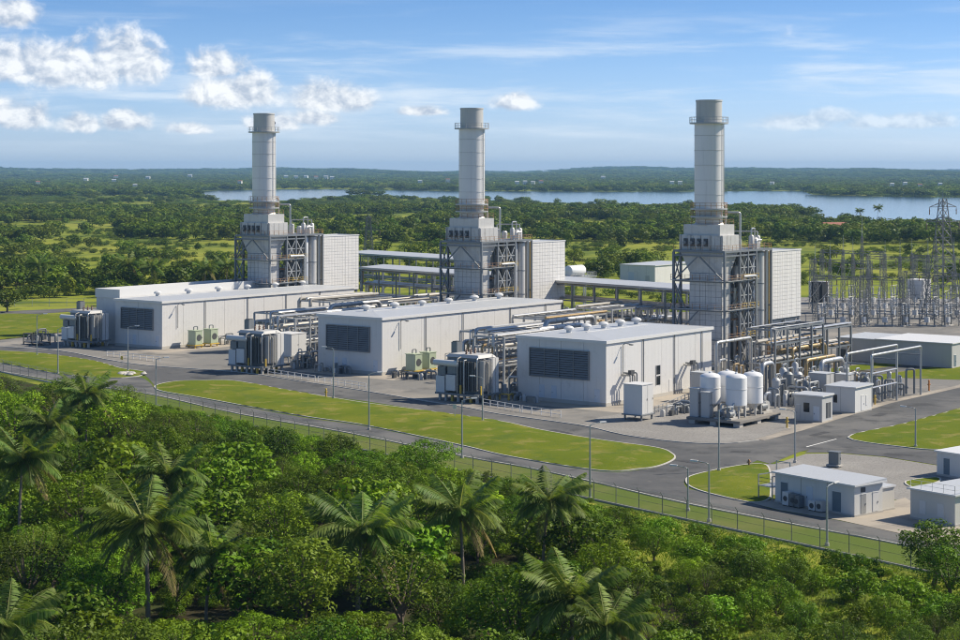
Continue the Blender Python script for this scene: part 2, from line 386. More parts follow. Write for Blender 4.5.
def kerb_line(pts, w=0.22, z0=0.0, z1=0.14, closed=False):
    """A raised kerb along a line of ground points."""
    m = MB(); n = len(pts); L, Rr = [], []
    for i in range(n):
        a = pts[(i-1) % n] if closed else pts[max(i-1, 0)]; b = pts[(i+1) % n] if closed else pts[min(i+1, n-1)]
        d = Vector((b[0]-a[0], b[1]-a[1], 0)).normalized(); q = Vector((-d.y, d.x, 0))*w/2
        L.append(Vector((pts[i][0], pts[i][1], 0))+q); Rr.append(Vector((pts[i][0], pts[i][1], 0))-q)
    for i in range(n if closed else n-1):
        j = (i+1) % n
        lo = [(L[i].x,L[i].y,z0),(Rr[i].x,Rr[i].y,z0),(Rr[j].x,Rr[j].y,z0),(L[j].x,L[j].y,z0)]
        m.hexa(lo, [(p[0],p[1],z1) for p in lo])
    return m
# the lake: the far bank is where it shows, the near bank lies behind the crowns of the shore trees
def lake():
    far = [(195,191.3),(225,190.4),(250,189.8),(300,189.3),(330,189.2),(372,190.4),(420,190.6),(470,191.2),(560,191.5),(640,191.8),(720,191.5),(770,191.0),(803,191.2),(812,194.5),(830,195.6),(880,196.6),(960,197.6),(1030,198)]
    near = [(1030,219.5),(960,219),(905,218.5),(862,217),(838,211),(800,206),(740,203.5),(690,202),(600,202),(540,200),(488,198.2),(430,196),(425,196),(398,195.2),(376,194.2),(355,193.6),(335,195),(312,196.8),(275,200),(235,199),(203,197.2)]
    pts = [G(x, y) for x, y in far]
    for x, y in near:
        hh = 3.0+5.0*min(1, max(0, (x-720)/110)); d = F*(HC-hh)/(y-YH); pts.append(Vector(((x-480)/F*d, d, 0)))
    return [Vector((p.x, p.y, 0)) for p in pts]
LAKE = lake()
sheet('lake', LAKE, 0.35, 'water', label='wide pale blue lake beyond the plain')
def inside(p, poly):
    c = False; n = len(poly); x, y = p[0], p[1]
    for i in range(n):
        a, b = poly[i], poly[i-1]
        if (a[1] > y) != (b[1] > y) and x < (b[0]-a[0])*(y-a[1])/(b[1]-a[1])+a[0]: c = not c
    return c
g2 = lambda pts: [G(x, y) for x, y in pts]
# fence line and plant ground
FENCE0, FENCE1 = G(185, 412), G(911, 569)
fdir = (FENCE1-FENCE0).normalized(); fperp = Vector((-fdir.y, fdir.x, 0))
if fperp.y < 0: fperp = -fperp                         # points into the plant
FS, FE = FENCE0-fdir*78, FENCE1+fdir*24
verge = [FS-fperp*1.2, FE-fperp*1.2, FE+fperp*30, FS+fperp*60]
sheet('verge_ground', verge, 0.012, 'verge', label='mown grass strip inside the perimeter fence')
sheet('forest_floor_shade', [tuple(FS-fperp*3.2), tuple(FENCE0.lerp(FENCE1,0.60)-fperp*3.2), (20, 165, 0), (26, 118, 0), (-95, 118, 0), (-150, 300, 0)], 0.016, 'forest_floor_shade', label='leaf-strewn ground under the thicket, with shade put into its dark colour')  # dark sheet over the bright grass, painting shade into the gaps
# yard of concrete and gravel around the halls
B3C, B2C, B1C = G(606, 407), G(382, 375.5), G(162, 349.5)
yard = g2([(-30,352),(0,347.5),(60,351.5),(105,360),(150,366.5),(240,373),(300,382),(360,391),(420,401),(470,409),(500,415),(580,426),(625,436),(680,443),(724,444.5),(759,441),(797,431),(832,420),(885,404),(958,387.5)])
yard += [plant(yard[-1], 120, 0), plant(yard[-1], 150, 90), plant(B1C, 120, 30), plant(B1C, 60, 60), plant(B1C, -12, 62)]
YARD = yard
sheet('yard', yard, 0.020, 'concrete', label='pale concrete yard around the turbine halls')
# asphalt, one sheet for each road
front = g2([(-60,341),(0,346.8),(60,351),(105,359.5),(150,366),(240,372.5),(300,381.5),(360,390.5),(420,400.5),(470,408.5),(500,414.5),(580,425.5),(625,435.5),(680,442.5),(724,444),(759,440.5)])
front = spline(front, 3)
road_front = front+g2([(770,455),(745,466),(718,470),(690,476),(676,470),(676,457),(656,447.2),(600,439.5),(540,429.5),(500,420.8),(420,409.5),(360,400.5),(330,397),(280,388.5),(235,380.5),(195,380),(170,381.5),(155,386),(148,378),(140,371),(120,367.5),(90,359.8),(40,352.8),(0,350.3),(-60,346)])
sheet('front_road', road_front, 0.030, 'asphalt', label='asphalt road in front of the turbine halls')
per_up = spline(g2([(-60,358),(0,364),(60,375),(110,378.8),(138,377),(150,383),(154,388),(162,392.5),(200,398.5),(240,406),(305,410.5)][:10]+[(305,418),(360,425.5),(422,438),(467,447.5),(513,458),(600,471.8),(640,470),(660,466.3),(674,459),(690,470),(684,482),(688,489),(697.5,491),(754,504),(780,511),(840,521),(922,539),(1040,566)]), 3)
per_lo = spline(g2([(1040,580),(919,549),(810,528),(686,504),(600,484),(527,468),(467,457.5),(347,433),(240,414.5),(155,395.5),(105,388),(75,384),(0,371.5),(-60,362)]), 3)
sheet('perimeter_road', per_up+per_lo, 0.026, 'asphalt', label='narrow perimeter road inside the fence')
main = g2([(759,440.5),(797,430.5),(832,419.5),(885,403.5),(958,387)])
d = (main[-1]-main[0]).normalized(); main.append(main[-1]+d*160)
low = g2([(960,408),(905,423),(848,437.5)]); low.insert(0, low[0]+d*160)
sheet('main_road', main+low+g2([(838,444),(800,452),(770,464),(755,460)]), 0.034, 'asphalt', label='asphalt road running back past the sheds')
side = g2([(846,438.5),(914,449.5),(960,452.5),(1040,456),(1040,474),(939,465.5),(885,457),(839,453),(805,453),(815,446)])
sheet('side_road', side, 0.038, 'asphalt', label='dark side road leading off behind the gravel yard')
gravel = g2([(700,470),(745,464.5),(775,464),(806,454),(839,453.5),(885,457.5),(939,466),(1040,474.5),(1040,520),(960,524),(905,500),(850,500),(772,495)])
sheet('gravel_yard', gravel, 0.022, 'gravel', label='pale gravel yard behind the electrical building')
pav = g2([(752,503.5),(780,499),(880,505),(905,498),(935,515),(960,520),(960,546),(922,538.6),(840,520.6),(780,510.6)])
sheet('paving', pav, 0.042, 'paving', label='sandy concrete paving around the electrical building')
gr2 = g2([(582,424.5),(600,417),(640,411),(700,404),(760,405),(800,412),(790,428),(757,439.5),(724,443),(680,441.5),(625,434.5)])
sheet('tank_gravel', gr2, 0.028, 'gravel', label='gravel around the white tanks')
slab3 = [plant(B3C, -7.5, -3), plant(B3C, -7.5, 20), plant(B3C, 0, 21), plant(B3C, 40, -9), plant(B3C, 3, -9)]
def slab(c, L, W):
    return [plant(c, -5, -7), plant(c, L+3, -7), plant(c, L+3, W+2), plant(c, -5, W+2)]
for c, L, W in ((B3C, 36, 18.4), (B2C, 61, 17), (B1C, 65, 15)):
    sheet('apron_slab', slab(c, L, W), 0.024, 'paving', label='sandy concrete slab under a turbine hall')
sheet('substation_ground', [(86, 455, 0), (175, 440, 0), (190, 560, 0), (88, 575, 0)], 0.018, 'gravel', label='gravel floor of the substation')
sub2 = g2([(805,372),(880,362),(960,352),(1040,344),(1040,386),(960,380),(900,378),(820,386)])
sheet('back_lawn', sub2, 0.040, 'lawn', label='grass strip in front of the long low building')
sheet('back_road', g2([(815,377),(880,368),(960,358),(1040,349),(1040,353.5),(960,363.5),(885,374),(820,382.5)]), 0.046, 'asphalt', label='service road across the grass by the low building')
# lawns standing behind kerbs
def lawn(name, pix, label, mound=0.5, kerb=True):
    import bmesh
    pts = spline(g2(pix), 5, True); pts = [Vector((p.x, p.y, 0)) for p in pts]
    bm = bmesh.new(); f = bm.faces.new([bm.verts.new((p.x, p.y, 0.12)) for p in pts]); f.normal_update()
    if f.normal.z < 0: f.normal_flip()
    bmesh.ops.triangulate(bm, faces=bm.faces[:])
    for _ in range(4):
        es = [e for e in bm.edges if e.calc_length() > 3.2]
        if es: bmesh.ops.subdivide_edges(bm, edges=es, cuts=1); bmesh.ops.triangulate(bm, faces=bm.faces[:])
    for v in bm.verts:
        dist = min((Vector((v.co.x, v.co.y, 0))-p).length for p in pts)
        k = min(1, dist/6.0); v.co.z = 0.12+k*k*(3-2*k)*mound*(0.75+0.5*mnoise.noise(Vector((v.co.x/12, v.co.y/12, 0))))
    me = bpy.data.meshes.new(name); bm.to_mesh(me); bm.free(); me.materials.append(MAT['lawn'])
    me.polygons.foreach_set('use_smooth', [True]*len(me.polygons))
    o = put(name, me); tag(o, label, None, kind='structure')
    if kerb:
        kerb_line(pts, closed=True).build('kerb', 'kerb', o)
    return pts
lawn('lawn', [(-80,347.5),(0,351),(40,353.5),(90,360.5),(120,368.3),(136,370.5),(145,372.5),(143,375.3),(132,377.3),(110,378.3),(60,374.5),(0,363.5),(-80,352)], 'narrow lawn between two roads at the left edge')
lawn('lawn', [(158,385),(175,381.8),(200,380.8),(235,381.3),(280,389.2),(330,397.7),(370,404),(420,410.3),(500,421.6),(540,430.2),(600,440.3),(656,448),(672,454),(674,459.5),(660,466),(640,469.3),(600,471),(513,457.5),(467,447),(422,437.2),(360,424.7),(305,416.8),(240,405.3),(200,398),(163,391.8),(155,388)], 'long lawn tapering between the front road and perimeter road')
lawn('lawn', [(690,477),(718,470),(744,465.5),(764,465),(770,472),(771,490),(768,500),(752,503),(722,497),(697.5,490.3),(687,484)], 'small lawn with rounded corner beside the electrical building', 0.3)
lawn('lawn', [(848,438),(905,424),(960,409.5),(1060,385),(1060,462),(960,451.5),(914,448.7)], 'bright lawn in the corner of main road and side road', 0.4)
lawn('lawn', [(906,482),(935,478),(939,482),(915,488)], 'small grass patch beside the pale flat-roofed building', 0.1)
lawn('lawn', [(-90,318),(0,314),(60,316),(92,322),(70,331),(0,340),(-90,345)], 'lawn left of the far turbine hall', 0.2, False)
kerb_line(front).build('yard_kerb', 'kerb')['kind'] = 'structure'
kerb_line(spline(per_lo[3:], 1)).build('road_kerb', 'kerb')['kind'] = 'structure'
kerb_line(spline(main[:], 1), 1.6, 0.0, 0.10).build('pavement', 'paving')['kind'] = 'structure'
rq = random.Random(66)
for k, (px, py, w, l, r0) in enumerate([(690,462,1.6,3.4,0.1),(560,432,1.4,5,-0.1),(430,415,1.8,6,0.05),(820,434,1.2,5,0.0),(880,415,1.5,4,0.1),(300,392,1.6,7,0.0),(200,378,1.8,5,0.0),(640,492,1.1,4,0.05),(740,452,1.3,2.6,0.7),(500,461,1.0,6,0.0),(900,455,1.2,4,0.4)]):
    c = G(px, py); a = (UA if px > 800 and py < 440 else math.atan2(fdir.y, fdir.x))+r0; d1 = Vector((math.cos(a), math.sin(a), 0)); d2 = Vector((-d1.y, d1.x, 0))
    sheet('road_patch', [c+d1*l/2*sx+d2*w/2*sy+d1*rq.uniform(-.2,.2) for sx, sy in ((-1,-1),(1,-1),(1,1),(-1,1))], 0.050, 'asphalt_new', label='darker repair patch in the asphalt')
sheet('stop_line', g2([(806,447),(836,439.1),(836.8,439.4),(806.8,447.4)]), 0.043, 'line_white', label='white stop line where the side road meets the main road')
m = MB(); 
for k in range(2):
    a = G(0, 312+k*9); 
sheet('left_road', g2([(-90,316),(0,311.5),(60,309),(100,307),(100,310),(60,312.5),(0,316),(-90,321)]), 0.030, 'asphalt', label='road behind the lawn left of the far turbine hall')
sheet('left_path', g2([(-90,329),(0,326),(60,324),(62,325.5),(0,328),(-90,331.5)]), 0.16, 'concrete', label='pale path across the left lawn')
# ---------------------------------------------------------------- turbine halls
def rail(m, pts, h=1.05, r=0.035, step=1.6):
    """A railing with posts, mid rail and top rail along points."""
    for a, b in zip(pts[:-1], pts[1:]):
        a, b = Vector(a), Vector(b); n = max(1, round((b-a).length/step))
        for k in (0.5, 1.0): m.beam(a+Vector((0,0,h*k)), b+Vector((0,0,h*k)), r*1.6)
        for i in range(n+1):
            p = a.lerp(b, i/n); m.beam(p, p+Vector((0,0,h)), r*1.8)
    return m
VENT = None
def vent_mesh():
    m = MB(); m.lathe([(0.45,0),(0.45,0.55),(0.85,0.62),(0.88,0.85),(0.6,1.1),(0.15,1.22)], 14); return m.mesh('roof_vent', 'trim_white')
def hall(label, corner, L, W, H, nlong, vents, pipes, lamps, seed):
    rnd = random.Random(seed)
    t = thing('turbine_hall', label, 'building', corner, UA, 'turbine halls')
    c = MB(); c.box(0.1, L-0.1, 0.1, W-0.1, 0.0, H-0.05); c.build('wall', 'cladding', t)
    pl = MB(); pl.box(-0.06, L+0.06, -0.06, 0.12, 0, 0.62); pl.box(-0.06, 0.12, 0.12, W+0.06, 0, 0.62); pl.build('plinth', 'plinth', t)
    w = L/nlong; me = MB().box(0.03, w-0.03, 0, 0.13, 0.62, H-0.42).mesh('wall_panel', 'cladding')
    for i in range(nlong): put('wall_panel', me, t, (i*w, 0, 0))
    nf = 4; wf = W/nf; me = MB().box(0, 0.13, 0.025, wf-0.025, 0.62, H-0.42).mesh('wall_panel', 'cladding')
    for i in range(nf): put('wall_panel', me, t, (0, i*wf, 0))
    e = 0.3
    fs = MB(); fs.box(-e, L+e, -e, 0.0, H-0.46, H+0.06); fs.box(-e, 0.0, 0.0, W+e, H-0.46, H+0.06); fs.box(0, L+e, W, W+e, H-0.46, H+0.06); fs.box(L, L+e, 0, W, H-0.46, H+0.06)
    fs.build('fascia', 'trim_white', t)
    rz, rr = H+0.5, W*0.42
    P = [(-0.05,-0.05,H+0.02),(L+0.05,-0.05,H+0.02),(L+0.05,W+0.05,H+0.02),(-0.05,W+0.05,H+0.02),(rr,W/2,rz),(L-rr,W/2,rz)]
    rf = MB().add(P, [(0,1,5,4),(2,3,4,5),(3,0,4),(1,2,5)]).build('roof', 'roof_sheet', t)
    rc = MB().beam((rr,W/2,rz+0.03),(L-rr,W/2,rz+0.03),0.4,0.06)
    rc.build('ridge_cap', 'trim_white', rf)
    global VENT
    VENT = VENT or vent_mesh()
    for k in range(vents):
        x = rr*0.5+(L-rr)*(k+0.5)/vents; put('roof_vent', VENT, t, (x, W*0.66, H+0.30), s=1.0+0.15*rnd.random())
    # louvre in the front wall
    y0, y1, z0, z1 = W*0.19, W*0.85, H*0.395, H*0.815
    lv = MB().box(-0.05, -0.004, y0, y1, z0, z1).build('louvre', 'louvre_dark', t)
    fr = MB(); fr.box(-0.32,-0.05,y0-0.16,y0,z0-0.16,z1+0.16); fr.box(-0.32,-0.05,y1,y1+0.16,z0-0.16,z1+0.16); fr.box(-0.32,-0.05,y0,y1,z1,z1+0.16); fr.box(-0.36,-0.05,y0,y1,z0-0.16,z0)
    for k in (1,2,3):
        yy = y0+(y1-y0)*k/4; fr.box(-0.30,-0.24,yy-0.06,yy+0.06,z0,z1)
    fr.build('louvre_frame', 'slat_grey', lv)
    ns = 12; h = (z1-z0)/ns
    sl = MB().hexa([(-0.24,y0,0.0),(-0.21,y0,0.0),(-0.21,y1,0.0),(-0.24,y1,0.0)], [(-0.10,y0,h*0.62),(-0.06,y0,h*0.62),(-0.06,y1,h*0.62),(-0.10,y1,h*0.62)]).mesh('slat', 'slat_grey')
    for k in range(ns): put('slat', sl, lv, (0, 0, z0+k*h+0.03))
    for f in (0.095, 0.58, 0.72):
        y = W*f; dd = MB().box(-0.05,-0.003,y-0.55,y+0.55,0.64,2.85).build('door', 'door_pale', t)
        MB().box(-0.11,-0.05,y+0.32,y+0.38,1.6,1.75).build('handle', 'steel', dd)
    for x in pipes:
        MB().pipe([(x,-0.16,0.1),(x,-0.16,H-0.5)], 0.09, 6).build('downpipe', 'steel', t)
    for x in lamps:
        q = MB().pipe([(x,-0.2,H*0.42),(x,-0.2,H-1.0),(x+0.1,-0.55,H-0.7),(x+0.3,-1.5,H-0.85)], 0.07, 6).build('wall_lamp', 'steel', t)
        MB().box(x+0.12,x+0.48,-1.95,-1.35,H-1.0,H-0.82).build('lamp_head', 'machine_dark', q)
    return t
h1 = hall('far left turbine hall, long pale grey clad wall with dark louvre', B1C, 64.8, 15.5, 10.7, 10, 6, (13.2,27,40,52), (4.6,), 1)
h2 = hall('middle turbine hall, long pale grey clad wall with dark louvre', B2C, 61, 16.8, 11.2, 10, 6, (13.4,25.6,42,55), (5.4,), 2)
h3 = hall('nearest turbine hall, short pale grey building with dark louvre', B3C, 35.3, 18.4, 11.1, 6, 5, (11.6,22,31.6), (5.0,), 3)
# extras on the lit wall of the nearest hall: pipe door, dark window pair
wd = MB().box(15.9,17.3,-0.05,0.01,2.2,5.6).build('window', 'glass_dark', h3)
fr = MB(); fr.box(15.8,17.4,-0.09,-0.05,3.75,4.0); fr.box(15.8,15.92,-0.09,-0.05,2.1,5.7); fr.box(17.28,17.4,-0.09,-0.05,2.1,5.7); fr.build('window_frame', 'trim_white', wd)
for x in (3.2, 20.2):
    MB().box(x,x+1.0,-0.05,0.0,0.64,2.8).build('door', 'trim_white', h3)
# the annexe behind the far hall with its white parapet
t = thing('annexe', 'long low annexe with white parapet behind the far left hall', 'building', plant(B1C, 2, 16.2), UA)
MB().box(0,56,0,8,0,11.4).build('wall', 'cladding', t)
pp = MB(); pp.box(-0.2,56.2,-0.2,0.0,10.6,12.6); pp.box(-0.2,0.0,0.0,8.2,10.6,12.6); pp.box(0,56.2,8.0,8.2,10.6,12.6); pp.build('parapet', 'trim_white', t)
MB().box(0.1,55.9,0.1,7.9,11.4,11.7).build('roof', 'roof_pale', t)

# ---------------------------------------------------------------- exhaust stacks with their steelwork
def ring(m, r0, r1, z, th, n=28):
    vs = []
    for rr, zz in ((r0,z),(r1,z),(r1,z+th),(r0,z+th)):
        for i in range(n):
            a = 2*math.pi*i/n; vs.append((rr*math.cos(a), rr*math.sin(a), zz))
    fs = []
    for k in range(4):
        for i in range(n):
            j = (i+1) % n; fs.append((k*n+i, k*n+j, ((k+1) % 4)*n+j, ((k+1) % 4)*n+i))
    return m.add(vs, fs)
def ring_rail(r, z, n=20, h=1.1, posts=True):
    m = MB(); P = [(r*math.cos(2*math.pi*i/n), r*math.sin(2*math.pi*i/n), z) for i in range(n+1)]
    for k in (0.5, 1.0):
        for a, b in zip(P[:-1], P[1:]): m.beam((a[0],a[1],z+h*k),(b[0],b[1],z+h*k),0.06)
    for p in P[:-1]: m.beam(p,(p[0],p[1],z+h),0.06)
    return m
def panel_wall(m, o, a, b, na, nb, gap, proud, nrm):
    """Small plates with recessed joints between them over a rectangle o + s*a + t*b."""
    o, a, b, nrm = Vector(o), Vector(a), Vector(b), Vector(nrm)
    for i in range(na):
        for j in range(nb):
            ga, gb = gap/a.length, gap/b.length
            q = [o+a*(i/na+ga)+b*(j/nb+gb), o+a*((i+1)/na-ga)+b*(j/nb+gb), o+a*((i+1)/na-ga)+b*((j+1)/nb-gb), o+a*(i/na+ga)+b*((j+1)/nb-gb)]
            m.hexa(q, [p+nrm*proud for p in q])
    return m
def stack(label, base):
    t = thing('exhaust_stack', label, 'stack', base, UA, 'exhaust stacks')
    # column casing, hopper, two-tier chamber
    cx0, cx1, cy0, cy1, zc = -3.1, 0.4, -4.7, 2.7, 19.3
    MB().box(cx0,cx1,cy0,cy1,0,zc).build('casing', 'machine_grey', t)
    pw = MB(); panel_wall(pw,(cx0,cy1,0.4),(0,cy0-cy1,0),(0,0,zc-0.5),6,16,0.035,0.07,(-1,0,0)); panel_wall(pw,(cx0,cy0,0.4),(cx1-cx0,0,0),(0,0,zc-0.5),3,14,0.03,0.07,(0,-1,0))
    tag(pw.build('casing_panels', 'casing', t), None, None, None, 'stuff')
    MB().hexa([(cx0,cy0,zc),(cx1,cy0,zc),(cx1,cy1,zc),(cx0,cy1,zc)],[(-3.3,-5,23.9),(3.3,-5,23.9),(3.3,5,23.9),(-3.3,5,23.9)]).build('hopper', 'casing', t)
    ch = MB().box(-3.3,3.3,-5,5,23.9,26.9).build('chamber', 'casing', t)
    pc = MB(); panel_wall(pc,(-3.3,5,24.0),(0,-10,0),(0,0,2.8),6,1,0.05,0.06,(-1,0,0)); panel_wall(pc,(-3.3,-5,24.0),(6.6,0,0),(0,0,2.8),4,1,0.05,0.06,(0,-1,0)); tag(pc.build('chamber_panels','casing',ch),None,None,None,'stuff')
    MB().box(-2.9,2.9,-4.2,4.2,26.9,29.0).build('upper_chamber', 'casing', t)
    for k in range(4):
        y = 3.4-k*1.55
        o = MB().box(-3.62,-3.36,y-0.42,y+0.42,24.6,26.2).build('inspection_hatch', 'machine_dark', ch)
        MB().tube((-4.05,y,25.4),(-3.62,y,25.4),0.33,10).build('nozzle','machine_grey',o)
    MB().lathe([(3.15,28.9),(2.75,29.4),(2.75,31.4),(2.95,32.2)],32).build('neck', 'stack_cap', t)
    zs = [32.2,35.0,38.0,41.0,44.0,47.0,49.6]
    for a, b in zip(zs[:-1], zs[1:]):
        c = MB().lathe([(2.95,a+0.03),(2.95,b-0.03)],36).build('shell_course', 'stack_steel', t)
        m = MB(); ring(m,2.90,3.0,b-0.05,0.1,36); m.build('weld_band','stack_cap',c)
    MB().lathe([(2.62,49.6),(2.62,54.2),(2.5,54.2),(2.5,50.0)],36).build('shell_course', 'stack_cap', t)
    m = MB(); ring(m,2.6,2.72,53.9,0.3,36); m.build('rim','stack_cap',t)
    for z, r0, r1 in ((49.35,2.6,3.95),(32.0,2.8,3.75),(30.4,2.7,3.75)):
        m = MB(); ring(m,r0,r1,z,0.28); p = m.build('platform','steel_pale',t)
        ring_rail(r1-0.05,z+0.28).build('railing','steel_pale' if z > 40 else 'rust_rail',p)
    b = MB(); b.tube((3.85,0,50.6),(3.85,0,52.4),0.06,6); b.box(3.7,4.0,-0.15,0.15,51.6,52.1); b.build('beacon','machine_dark',t)
    ld = MB()
    for y in (-0.25,0.25): ld.beam((0.5+y,-3.15,33),(0.5+y,-3.15,49.5),0.07)
    for k in range(40): ld.beam((0.25,-3.15,33.2+k*0.4),(0.75,-3.15,33.2+k*0.4),0.04)
    ld.build('ladder','steel_pale',t)
    # deck and frame
    dk = MB(); dk.box(-4.3,-3.42,-6.1,5.9,23.45,23.85); dk.box(-3.42,15.4,-6.1,-5.1,23.45,23.85); dk.box(3.4,15.4,-5.1,5.9,23.45,23.85); dk.box(-3.42,3.4,5.1,5.9,23.45,23.85)
    d = dk.build('deck','steel',t)
    rail(MB(),[(-4.2,5.8,23.85),(-4.2,-6.0,23.85),(15.3,-6.0,23.85),(15.3,5.8,23.85)]).build('railing','rust_rail',d)
    cols = [(-4.2,-6.0),(-4.2,5.8),(-1.4,5.8),(1.9,-6.0),(5.2,-6.0),(8.6,-6.0),(8.6,5.8),(3.0,5.8)]
    for (x, y) in cols: MB().beam((x,y,0),(x,y,23.45),0.42).build('post','steel',t)
    lv = [6.0,11.8,17.6,22.8]
    def bm_(p, q, w=0.3, nm='beam', mt='steel'): MB().beam(p,q,w).build(nm,mt,t)
    for z in lv:
        for a, b in ((0,1),(1,2),(0,3),(3,4),(4,5),(2,7),(5,6),(7,6)): bm_((*cols[a],z),(*cols[b],z))
    z0s = [0.3]+lv
    for z0, z1 in zip(z0s[:-1], z0s[1:]):
        for a, b in ((3,4),(4,5),(1,2)):
            bm_((*cols[a],z0),(*cols[b],z1),0.2,'brace','steel_pale'); bm_((*cols[b],z0),(*cols[a],z1),0.2,'brace','steel_pale')
        bm_((*cols[5],z0),(*cols[6],z1),0.2,'brace'); bm_((*cols[6],z0),(*cols[5],z1),0.2,'brace')
    for z in (3.1,8.9,14.7,20.3):
        for a, b in ((3,4),(4,5)): bm_((*cols[a],z),(*cols[b],z),0.18,'beam','steel_pale')
    inner = [(1.9,-2.4),(5.2,-2.4),(8.6,-2.4)]
    for (x, y) in inner: MB().beam((x,y,0),(x,y,23.45),0.34).build('post','steel',t)
    for z0, z1 in zip(z0s[:-1], z0s[1:]):
        for a, b in ((0,1),(1,2)):
            bm_((*inner[a],z0),(*inner[b],z1),0.17,'brace','steel'); bm_((*inner[b],z0),(*inner[a],z1),0.17,'brace','steel_pale')
            bm_((*inner[a],z1),(*inner[b],z1),0.26)
        for k in range(3): bm_((*inner[k],z1),(*cols[3+k],z1),0.26)
    MB().beam((-4.2,0.0,0),(-4.2,0.0,6.0),0.3).build('post','steel',t)
    for z in (11.8,17.6):
        m = MB().box(-5.3,-4.45,-6.0,5.9,z+0.18,z+0.28).build('walkway','steel_pale',t); rail(MB(),[(-5.25,5.85,z+0.28),(-5.25,-6.0,z+0.28)]).build('railing','rust_rail',m)
    ym = 0.0
    bm_((-4.2,5.8,17.6),(-4.2,ym,22.8),0.24,'brace'); bm_((-4.2,-6,17.6),(-4.2,ym,22.8),0.24,'brace')
    bm_((-4.2,5.8,6.0),(-4.2,ym,11.8),0.24,'brace'); bm_((-4.2,5.8,17.6),(-4.2,2.9,11.8),0.24,'brace')
    for z in (6.0,11.8,17.6):
        m = MB().box(-4.2,1.9,-6.9,-6.25,z+0.16,z+0.26).build('walkway','steel_pale',t); rail(MB(),[(-4.2,-6.85,z+0.26),(1.9,-6.85,z+0.26)]).build('railing','rust_rail',m)
        m = MB().box(1.9,8.9,-6.6,-3.2,z+0.16,z+0.26).build('landing','steel_pale',t); rail(MB(),[(1.9,-6.55,z+0.26),(8.9,-6.55,z+0.26)]).build('railing','yellow_paint',m)
    for k, z in enumerate((0.2,6.2,12.0)):   # stair flights behind the front frame
        s = MB(); x0, x1 = (2.3,8.2) if k % 2 == 0 else (8.2,2.3)
        for yy in (-4.6,-3.7): s.beam((x0,yy,z),(x1,yy,z+5.6),0.12,0.3)
        for i in range(16):
            q = i/16; xx = x0+(x1-x0)*q; s.box(xx-0.15,xx+0.15,-4.6,-3.7,z+5.6*q,z+5.6*q+0.05)
        s.build('stair','steel_pale',t)
    # riser pipes
    for k, (pts, r, mt) in enumerate([([(4.6,-4.6,24),(4.6,-4.6,31.4),(2.6,-2.4,31.4)],0.22,'pipe_silver'),
        ([(2.6,-6.5,18.5),(7.8,-6.5,18.5),(7.8,-6.5,1)],0.3,'pipe_silver'),([(3.2,-2.0,24),(3.2,-2.0,33),(2.4,-1.0,33)],0.22,'pipe_lagged'),
        ([(6.9,-4.0,1),(6.9,-4.0,23.4)],0.36,'pipe_lagged'),([(4.2,-3.4,1),(4.2,-3.4,16)],0.5,'pipe_silver'),([(9.3,-5.6,2),(9.3,-5.6,25.6),(11.5,-5.6,25.6)],0.26,'pipe_silver'),([(4.4,4,2),(4.4,4,23.4)],0.5,'pipe_lagged')]):
        MB().pipe(pts,r,10).build('riser_pipe',mt,t)
    rp2 = random.Random(8)
    for k in range(16):
        x, y = rp2.uniform(2.2,8.2), rp2.uniform(-5.2,3.5); z0 = rp2.uniform(0.2,14); z1 = z0+rp2.uniform(3,9); r = rp2.uniform(0.12,0.3)
        q = [(x,y,z0),(x,y,z1),(x+rp2.uniform(-2.5,2.5),y,z1)] if k % 2 else [(2.0,y,z1),(x,y,z1),(x,y,z0)]
        MB().pipe(q,r,8).build('riser_pipe',('pipe_silver','pipe_lagged','rust_rail','steel_pale')[k % 4],t)
    for k, (x, y, z, w, h) in enumerate(((3.2,-2.5,12.2,1.6,2.2),(6.5,-2.0,18.0,2.0,2.4),(5.4,-1.5,6.4,2.2,2.6),(7.2,1.0,12.2,1.8,3.0),(2.8,-2.0,18.2,1.4,2.0),(3.0,0.0,0.0,3.0,4.5),(6.4,0.0,0.0,2.6,5.2))):
        MB().box(x-w/2,x+w/2,y-w/2,y+w/2,z,z+h).build('equipment_box',('machine_grey','casing','machine_dark')[k % 3],t)
    rail(MB(),[(-2.8,4.1,29.0),(-2.8,-4.1,29.0),(2.8,-4.1,29.0)]).build('railing','rust_rail',t)
    for k in range(5): MB().beam((-3.5,-4.6+k*2.3,23.9),(-3.5,-4.6+k*2.3,26.9),0.14).build('stiffener','steel_pale',t)
    return t
